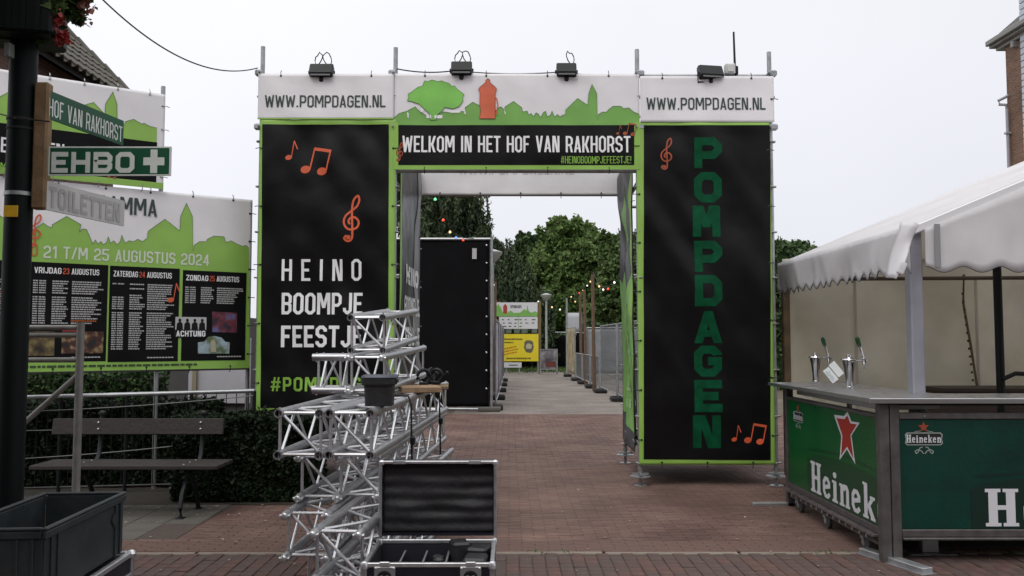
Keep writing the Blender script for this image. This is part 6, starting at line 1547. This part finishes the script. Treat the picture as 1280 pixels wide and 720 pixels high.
for px, y, ptp, lb in ((742.5, 27.5, 343, 'tallest brown wooden pole carrying the coloured bulbs right of the path'), (732, 31, 362, 'brown wooden pole left of the tallest one, second of the pair'), (726.5, 33.5, 366, 'farther brown wooden pole, first of the close pair')):
    p = at(px, 400, y); zt3 = at(px, ptp, y).z; o = MB().tube((p.x, y, 0), (p.x - .04, y, zt3), .062, 10, .05).build('wooden_pole', wp, None, True, loc=(p.x, y, 0)); tag(o, lb, 'pole', 'wooden poles for the light string'); poles.append(Vector((p.x, y, zt3)))
p = at(708.5, 400, 38.5); o = MB().tube((p.x, 38.5, 0), (p.x, 38.5, at(0, 372, 38.5).z), .04, 8).build('metal_pole', galv, None, True, loc=(p.x, 38.5, 0)); tag(o, 'thin silver pole at the far right corner of the path', 'pole')
for px, y, ptp, lb in ((615, 22.0, 312, 'brown wooden pole behind the black screen wall'), (619.5, 27, 352, 'farther wooden pole behind the printed fence on the left')):
    p = at(px, 400, y); zt3 = at(px, ptp, y).z; o = MB().tube((p.x - .04, y, 0), (p.x - .04, y, zt3), .07, 10).build('wooden_pole', wp, None, True, loc=(p.x, y, 0)); tag(o, lb, 'pole', 'wooden poles for the light string')
bm_ = {k: mat('bulb_' + k, c_, .4, emit=e_) for k, c_, e_ in (('red', (1, .08, .04), 1.0), ('warm', (1, .62, .28), 1.3), ('green', (.2, .9, .4), .8), ('blue', (.2, .4, 1), .8), ('white', (.95, .92, .8), 1.1))}
def lights(label, pts, cols_, r=.026, sagf=.15):
    pts = [Vector(p) for p in pts]; t = thing('light_string', label, 'string lights', pts[0]); 
    MB().path([p + Vector((0, 0, .05)) for p in pts], .009, 5).build('cable', rubber, t)
    for p, c_ in zip(pts, cols_):
        if c_: 
            b_ = MB().lathe(p, [(.3 * r, -r), (.85 * r, -.7 * r), (r, -.1 * r), (.7 * r, .6 * r), (.3 * r, r)], 8).build('bulb', bm_[c_], t, True); b_['label'] = c_ + ' glowing bulb'
            MB().lathe(p, [(.35 * r, r), (.35 * r, 1.7 * r)], 6).build('socket', rubber, b_)
lights('string of coloured bulbs sagging in front of the black screen wall', [at(*q) for q in ((536, 236, 14), (544, 249, 15), (554, 275, 16.5), (562.5, 290, 17.6), (570, 297, 18.5), (579, 300, 19.2), (592, 301, 19.5))], [None, 'green', 'red', 'warm', 'blue', 'red', None])
lights('string of bulbs running down behind the edge of the black screen wall', [at(*q) for q in ((611, 305, 20), (613, 322, 21), (612.5, 331, 22), (614, 338, 23), (615.5, 347, 24), (617, 356, 25.5), (618, 366, 27), (620, 376, 28))], [None, 'blue', 'warm', 'warm', 'red', 'white', 'warm', 'red'])
lights('string of bulbs swinging right from the tallest wooden pole', [at(*q) for q in ((741, 342, 27.4), (745, 350, 26), (749, 358, 25), (754, 362, 24), (760, 361, 23), (768, 353, 22), (776, 347, 21))], [None, None, 'warm', 'white', 'red', 'white', None], .028)
lights('string of bulbs running left from the tallest pole to the far thin pole', [at(*q) for q in ((741, 342, 27.4), (738, 352, 28.5), (734, 357, 30), (729, 363, 31.5), (724, 366, 33), (719, 377, 34.5), (714, 371, 36), (709, 375, 38))], [None, 'warm', 'white', 'warm', 'red', 'warm', 'warm', None])
lights('far string of tiny bulbs between the sponsor board and the pale box', [at(*q) for q in ((673, 377, 43), (680, 380, 43), (690, 384, 43), (700, 387, 43), (709, 388, 43))], ['white', None, 'warm', 'white', None], .04)
# pale box / banner above right fences
p0, p1 = at(709, 415, 39.5), at(727, 391, 39.5)
t = thing('hanging_banner', 'pale rectangular banner on the far fence beside the thin pole', 'banner', p0)
s = Surf(p0, (1, 0, 0), (0, 0, 1), p1.x - p0.x, p1.z - p0.z, amp=.02); s.sheet('cloth', mat('pale_banner', (.42, .43, .46), .6, 0, .1, 1), t, cell=.2)
MB().tube((p0.x, 39.55, 0), (p0.x, 39.55, p1.z), .03, 6).build('pole', galv, t); MB().tube((p1.x, 39.55, 0), (p1.x, 39.55, p1.z), .03, 6).build('pole', galv, t)
# sponsor board
Y5 = 42.0
def brd(t, px0, py0, px1, py1, nm, m, Y=Y5):
    a, c_ = at(px0, py1, Y), at(px1, py0, Y); s = Surf(a, (1, 0, 0), (0, 0, 1), c_.x - a.x, c_.z - a.z, amp=0)
    o = MB().bx(a.x, c_.x, Y, Y + .04, a.z, c_.z).build(nm, m, t); s.O += s.N * .001; return s, o
t = thing('sponsor_board', 'white sponsor board with red pump and green skyline above the yellow banner', 'sign', (at(645, 400, Y5).x, Y5, 0))
s, o = brd(t, 612, 378, 672, 395.5, 'upper_board', mat('board_white', (.60, .60, .62), .5))
s.draw('skyline_print', [PX(s, [(612, 395.4), (612, 390), (618, 385), (623, 380), (626, 384), (628, 390), (634, 391), (638, 388), (642, 391), (650, 391), (656, 386), (658, 389), (659, 381), (661, 389), (664, 391), (669, 389), (672, 391), (672, 395.4)])], green_s, o, .004, grid=0)
s.draw('pump_print', [PX(s, [(629, 392), (629, 383), (631.5, 379.5), (634, 383), (634, 392)])], mat('board_red', (.35, .04, .02)), o, .008, grid=0)
s.draw('lettering', TX(s, 'SPONSORS', 638, 652, 385, 381.5, .3), grey_txt, o, .008, grid=0)
s, o = brd(t, 624, 396, 672, 411, 'lower_board', mat('board_white', (.60, .60, .62), .5))
lg = []
rr = random.Random(4)
for k in range(16): x = 627 + (k % 6) * 7.2 + rr.uniform(0, 2); y = 399 + (k // 6) * 4.2; lg.append(PX(s, [(x, y), (x + rr.uniform(1.5, 5), y), (x + rr.uniform(1.5, 5), y + 1.2), (x, y + 1.2)]))
s.draw('logo_print', lg, grey_txt, o, .004, grid=0)
s.draw('divider_print', [PX(s, [(647.6, 411), (648.2, 411), (648.2, 396), (647.6, 396)])], green_s, o, .004, grid=0)
for px in (626, 636, 646, 656, 668): p = at(px, 414, Y5); MB().box((p.x, Y5 + .02, at(px, 414, Y5).z), (.26, .03, .20), None, .01).build('small_plate', mat('greyish_plate', (.10, .13, .11), .6, 0, .3, 9), t)
for px in (624.5, 674.5): p = at(px, 400, Y5 + .1); MB().bx(p.x - .07, p.x + .07, Y5 + .06, Y5 + .2, 0, at(0, 377, Y5).z).build('post', mat('board_post_wood', (.17, .12, .05), .8), t)
t = thing('yellow_banner', 'bright yellow banner with red lines and a dark round emblem at the path end', 'banner', (at(649, 430, Y5 - .1).x, Y5 - .1, 0))
s, o = brd(t, 627, 417.5, 673, 451.5, 'board', mat('banner_yellow', (.72, .58, .02), .5, 0, .05, 2), Y5 - .12)
dk, rd = [], []
def squig(y, x0, x1, dst, hh=1.7, sl__=0):
    x = x0
    while x < x1:
        l_ = rr.uniform(.8, 2.2); yy = y - (x - x0) * sl__; dst.append(PX(s, [(x, yy), (x + l_, yy), (x + l_, yy - hh), (x, yy - hh)])); x += l_ + .5
squig(425, 629, 652, dk, 2.0); squig(429, 629, 642, dk, 1.8); squig(449, 633, 662, dk, 2.0)
squig(437, 629, 645, rd, 1.5, .2); squig(440.5, 629, 648, rd, 1.5, .2); squig(444, 629, 645, rd, 1.5, .2)
s.draw('dark_print', dk, mat('tiny_dark_ink', (.10, .08, .01)), o, .004, grid=0); s.draw('red_print', rd, mat('tiny_red_ink', (.45, .10, .01)), o, .004, grid=0)
s.draw('emblem_print', [PX(s, [(661 + math.cos(a) * (6.6 + rr.uniform(-1, 1.2)), 433 + math.sin(a) * (8 + rr.uniform(-1.2, 1.2))) for a in [-i * math.pi / 9 for i in range(18)]])], mat('emblem_grey', (.12, .11, .07)), o, .004, grid=0)
s.draw('emblem_print', [PX(s, [(658, 436), (664, 436), (665, 431), (660, 429), (657, 432)])], mat('emblem_pale', (.45, .42, .25)), o, .008, grid=0)
for px in (628, 672.4): p = at(px, 400, Y5 - .07); MB().bx(p.x - .03, p.x + .03, Y5 - .07, Y5 - .02, 0, at(0, 417, Y5).z).build('post', galv, t)
t = thing('small_board', 'small white board leaning under the yellow banner', 'sign', (at(640, 456, Y5 - .5).x, Y5 - .5, 0))
s, o = brd(t, 630, 453, 652, 459.5, 'board', mat('board_white', (.6, .6, .62)), Y5 - .5)
s.draw('dark_print', [PX(s, [(636, 457), (647, 457), (647, 455.8), (636, 455.8)])], grey_txt, o, .004, grid=0)
MB().bx(at(632, 455, Y5 - .4).x, at(634, 455, Y5 - .4).x, Y5 - .44, Y5 - .4, 0, at(0, 454, Y5 - .4).z).build('leg', galv, t); MB().bx(at(648, 455, Y5 - .4).x, at(650, 455, Y5 - .4).x, Y5 - .44, Y5 - .4, 0, at(0, 454, Y5 - .4).z).build('leg', galv, t)
# pavement A-board
Y6 = 40.5
t = thing('pavement_sign', 'grey framed pavement sign board with a dark poster at the path end', 'sign', (at(686, 460, Y6).x, Y6, 0))
a, c_ = at(675, 466, Y6), at(697, 436, Y6)
MB().bx(a.x + .05, c_.x - .05, Y6, Y6 + .03, .28, c_.z - .05).build('poster', photo_m('grey_poster', (.05, .05, .06), (.35, .34, .36), 2.2, (.16, .15, .16)), t)
for q in ((a.x, a.x + .048, .0, c_.z), (c_.x - .048, c_.x, .0, c_.z)): MB().bx(q[0], q[1], Y6 - .02, Y6 + .05, q[2], q[3]).build('frame_side', alu, t)
for z in (.24, c_.z - .048): MB().bx(a.x + .05, c_.x - .05, Y6 - .02, Y6 + .05, z, z + .04).build('frame_bar', alu, t)
MB().bx(a.x + .25, c_.x - .08, Y6 - .004, Y6 - .001, .36, .62).build('red_strip', mat('dull_red_print', (.12, .03, .025)), t)
for xx in (a.x + .03, c_.x - .03): MB().tube((xx, Y6 + .05, c_.z - .05), (xx, Y6 + .5, .01), .018, 6).build('rear_leg', galv, t)
# street lamp
for px, Y, lb, tp in ((683, 44.5, 'saucer topped street lamp at the end of the path', 369), (615, 24.5, 'saucer shaped lamp head just right of the black screen wall', 316)):
    p = at(px, 440, Y); zt4 = at(px, tp, Y).z; t = thing('street_lamp', lb, 'street lamp', (p.x, Y, 0), 'saucer street lamps')
    lp_m = mat('lamp_post_grey', (.33, .35, .33), .5, .2)
    MB().tube((p.x, Y, 0), (p.x, Y, zt4 - .2), .065, 10, .05).build('post', lp_m, t, True)
    MB().lathe((p.x, Y, zt4), [(.05, -.3), (.12, -.24), (.28, -.02), (.29, .02), (.05, .10)], 18).build('lamp_head', mat('lamp_head_pale', (.35, .36, .33), .4), t, True)
# far dark fence
t = thing('dark_fence', 'dark cloth fence closing the far end of the path', 'fence', (at(690, 440, 50).x, 50, 0))
a, c_ = at(560, 460, 50), at(800, 419, 50)
s = Surf((a.x, 50, .05), (1, 0, 0), (0, 0, 1), c_.x - a.x, c_.z - .05, amp=.04, seed=60); s.sheet('cloth', cloth_k, t, cell=.3)
MB().tube((a.x, 49.9, c_.z + .25), (c_.x, 49.9, c_.z + .1), .03, 6).build('top_wire', galv, t)
for k in range(7): x = a.x + (c_.x - a.x) * k / 6; MB().tube((x, 50.1, 0), (x, 50.1, c_.z + .2), .04, 6).build('post', galv, t)

# ================================================================ TREES
np.random.seed(21)
bark = mat('tree_bark', (.05, .04, .03), .9, 0, .3, 3, .5, 12)
def tree(name, label, base, lobes, n, size, m, trunk_h, tr_=.25, down=0, aspect=.6, group='trees behind the park path', cat='tree', clump=.35):
    """lobes: (dx,dy,z,rx,rz) relative to base x,y"""
    t = thing(name, label, cat, base, group); bx0_, by0_ = base[0], base[1]
    vol = np.array([l[3] * l[3] * l[4] for l in lobes]); w_ = vol ** .7; w_ /= w_.sum(); P = []
    for l, f in zip(lobes, w_):
        k = int(n * f); nc = max(12, int(k / 60))
        d = np.random.normal(size=(nc, 3)); d /= np.linalg.norm(d, axis=1)[:, None]; rr_ = np.random.uniform(.35, 1.18, (nc, 1)) ** .7
        cc = d * rr_ * [l[3], l[3], l[4]] + [bx0_ + l[0], by0_ + l[1], l[2]]
        idx = np.random.randint(0, nc, k); off = np.random.normal(0, 1, (k, 3)) * (clump * .26 * min(l[3], l[4]) * np.random.uniform(.5, 1.5, (nc, 1)))[idx]
        if down: off[:, 2] -= np.abs(np.random.normal(0, down, k)) * .5; off[:, :2] *= .55
        P.append(cc[idx] + off)
    P = np.vstack(P); leaf_obj('crown', P, size, m, t, down=1.6 if down else 0, aspect=aspect)
    MB().path([(bx0_, by0_, -.1), (bx0_ + .1, by0_, trunk_h * .5), (bx0_, by0_, trunk_h)], tr_, 8, lambda q: 1 - .55 * q).build('trunk', bark, t, True)
    mb = MB()
    for l in lobes: mb.path([(bx0_, by0_, trunk_h * .6), (bx0_ + l[0] * .5, by0_ + l[1] * .5, (trunk_h * .6 + l[2]) * .52), (bx0_ + l[0] * .9, by0_ + l[1] * .9, l[2])], tr_ * .4, 6, lambda q: 1 - .75 * q)
    mb.build('limbs', bark, t, True); return t
def lobes_px(Y, base_x, L_):
    out_ = []
    for px, py, rx_, rz_, dy in L_:
        p = at(px, py, Y + dy); k = (Y + dy) / 1100; out_.append((p.x - base_x, dy, p.z, rx_ * k, rz_ * k))
    return out_
con = leaf_m('dark_conifer', (.048, .078, .040), (.085, .115, .056), .55, .1, .35)
grn = leaf_m('summer_foliage', (.095, .155, .042), (.145, .21, .066), .55, .3, .30)
drk = leaf_m('dark_foliage', (.055, .095, .038), (.085, .13, .050), .55, .2, .3)
Yt = 34; bx_t = at(560, 400, Yt).x
tree('weeping_conifer', 'tall dark weeping conifer directly behind the black screen wall', (bx_t, Yt, 0), lobes_px(Yt, bx_t, [(560, 232, 46, 40, 0), (585, 290, 33, 42, 1), (598, 340, 26, 50, 0), (540, 300, 40, 60, 0), (520, 220, 50, 60, 1), (607, 312, 14, 26, .5)]), 52000, .12, con, 9, .35, down=.8, aspect=.28)
Yt = 47; bx_t = at(632, 400, Yt).x
tree('weeping_conifer', 'lower drooping conifer between the screen wall and the street lamp', (bx_t, Yt, 0), lobes_px(Yt, bx_t, [(612, 322, 18, 34, 0), (632, 335, 18, 38, 0), (622, 308, 8, 12, 0), (640, 322, 8, 12, 0), (645, 370, 26, 45, 0), (620, 390, 30, 40, 1), (668, 395, 26, 38, 1), (600, 360, 30, 60, 1)]), 56000, .14, con, 6.5, .3, down=1.0, aspect=.28)
Yt = 60; bx_t = at(712, 400, Yt).x
tree('broadleaf_tree', 'large bright green broadleaf tree behind the wooden poles', (bx_t, Yt, 0), lobes_px(Yt, bx_t, [(709, 300, 34, 26, 0), (722, 335, 46, 40, 0), (690, 350, 30, 40, 0), (745, 330, 30, 32, 1), (700, 283, 16, 12, 0), (735, 300, 20, 18, 0), (716, 385, 52, 36, 0)]), 95000, .16, grn, 9, .45, group='trees behind the park path')
Yt = 66; bx_t = at(660, 400, Yt).x
tree('broadleaf_tree', 'darker tree with thin top left of the large bright green one', (bx_t, Yt, 0), lobes_px(Yt, bx_t, [(662, 315, 17, 22, 0), (655, 300, 10, 10, 0), (648, 312, 9, 14, 0), (668, 330, 22, 28, 0), (652, 340, 20, 30, 0), (660, 380, 34, 40, 0), (675, 300, 10, 10, 0)]), 46000, .17, drk, 8, .4)
Yt = 48; bx_t = at(790, 400, Yt).x
tree('broadleaf_tree', 'leafy tree at the right side of the passage view, behind the fences', (bx_t, Yt, 0), lobes_px(Yt, bx_t, [(775, 330, 24, 36, 0), (790, 350, 34, 50, 0), (765, 380, 20, 34, -1), (760, 305, 10, 12, 0), (756, 295, 6, 6, 0), (800, 400, 30, 30, 0)]), 48000, .14, leaf_m('mid_foliage', (.075, .125, .038), (.11, .165, .052), .55, .25, .3), 6, .3)
Yt = 70; bx_t = at(985, 400, Yt).x
tree('broadleaf_tree', 'dark treetop showing between the right tower and the tent roof', (bx_t, Yt, 0), lobes_px(Yt, bx_t, [(996, 322, 22, 18, 0), (975, 320, 20, 18, 0), (998, 311, 13, 9, 0), (985, 345, 40, 34, 0), (1015, 330, 24, 20, 0)]), 46000, .18, drk, 9, .45, group=None)
Yt = 75
for i, (px, lb) in enumerate(((560, 'background tree at the left behind the conifers'), (640, 'background tree behind the sponsor boards'), (760, 'background tree behind the right fences'), (870, 'background tree hidden mostly behind the right tower'))):
    bx_t = at(px, 400, Yt).x
    tree('broadleaf_tree', lb, (bx_t, Yt + i, 0), lobes_px(Yt, bx_t, [(px, 375, 50, 34, 0), (px - 30, 395, 36, 26, 1), (px + 30, 395, 36, 28, 1)]), 9000, .42, drk, 6, .4)
np.random.seed(8)
hedge('tall_hedge', 'dark green tall hedge glimpsed between the right tower and the tent', 6.5, 15, 28, 29, 3.3, 9000, drk, .13)
# undergrowth behind the fences
for (x0, x1, Y, z1, lb) in ((at(690, 0, 52).x, at(830, 0, 52).x, 52, 2.3, 'shrubs behind the dark cloth fence on the right'), (at(560, 0, 53).x, at(690, 0, 53).x, 53, 2.6, 'shrubs behind the sponsor boards')):
    n = 9000; P = np.empty((n, 3)); P[:, 0] = np.random.uniform(x0, x1, n); P[:, 1] = Y + np.random.normal(0, .7, n); P[:, 2] = np.random.rand(n) * (z1 + .5 * np.sin(P[:, 0] * 1.7))
    tag(leaf_obj('undergrowth', P, .2, drk, None, loc=((x0 + x1) / 2, Y, 0)), lb, kind='stuff')
# grass strip blades
n = 9000; P = np.empty((n, 3)); P[:, 0] = np.random.uniform(-4, 8, n); P[:, 1] = np.random.uniform(41.5, 50, n); P[:, 2] = np.random.uniform(0, .12, n)
msk = ~((P[:, 0] > -1.2) & (P[:, 0] < 2.6) & (P[:, 1] < 43)); P = P[msk]
tag(leaf_obj('grass', P, .07, leaf_m('grass_blade', (.05, .10, .025), (.08, .12, .03), .5, .3, 1), None, aspect=.3, loc=(2, 46, 0)), 'short grass at the far end of the path', kind='stuff')
print('objects', len(bpy.data.objects), 'tris', sum(len(o.data.polygons) for o in bpy.data.objects if o.type == 'MESH') * 2)
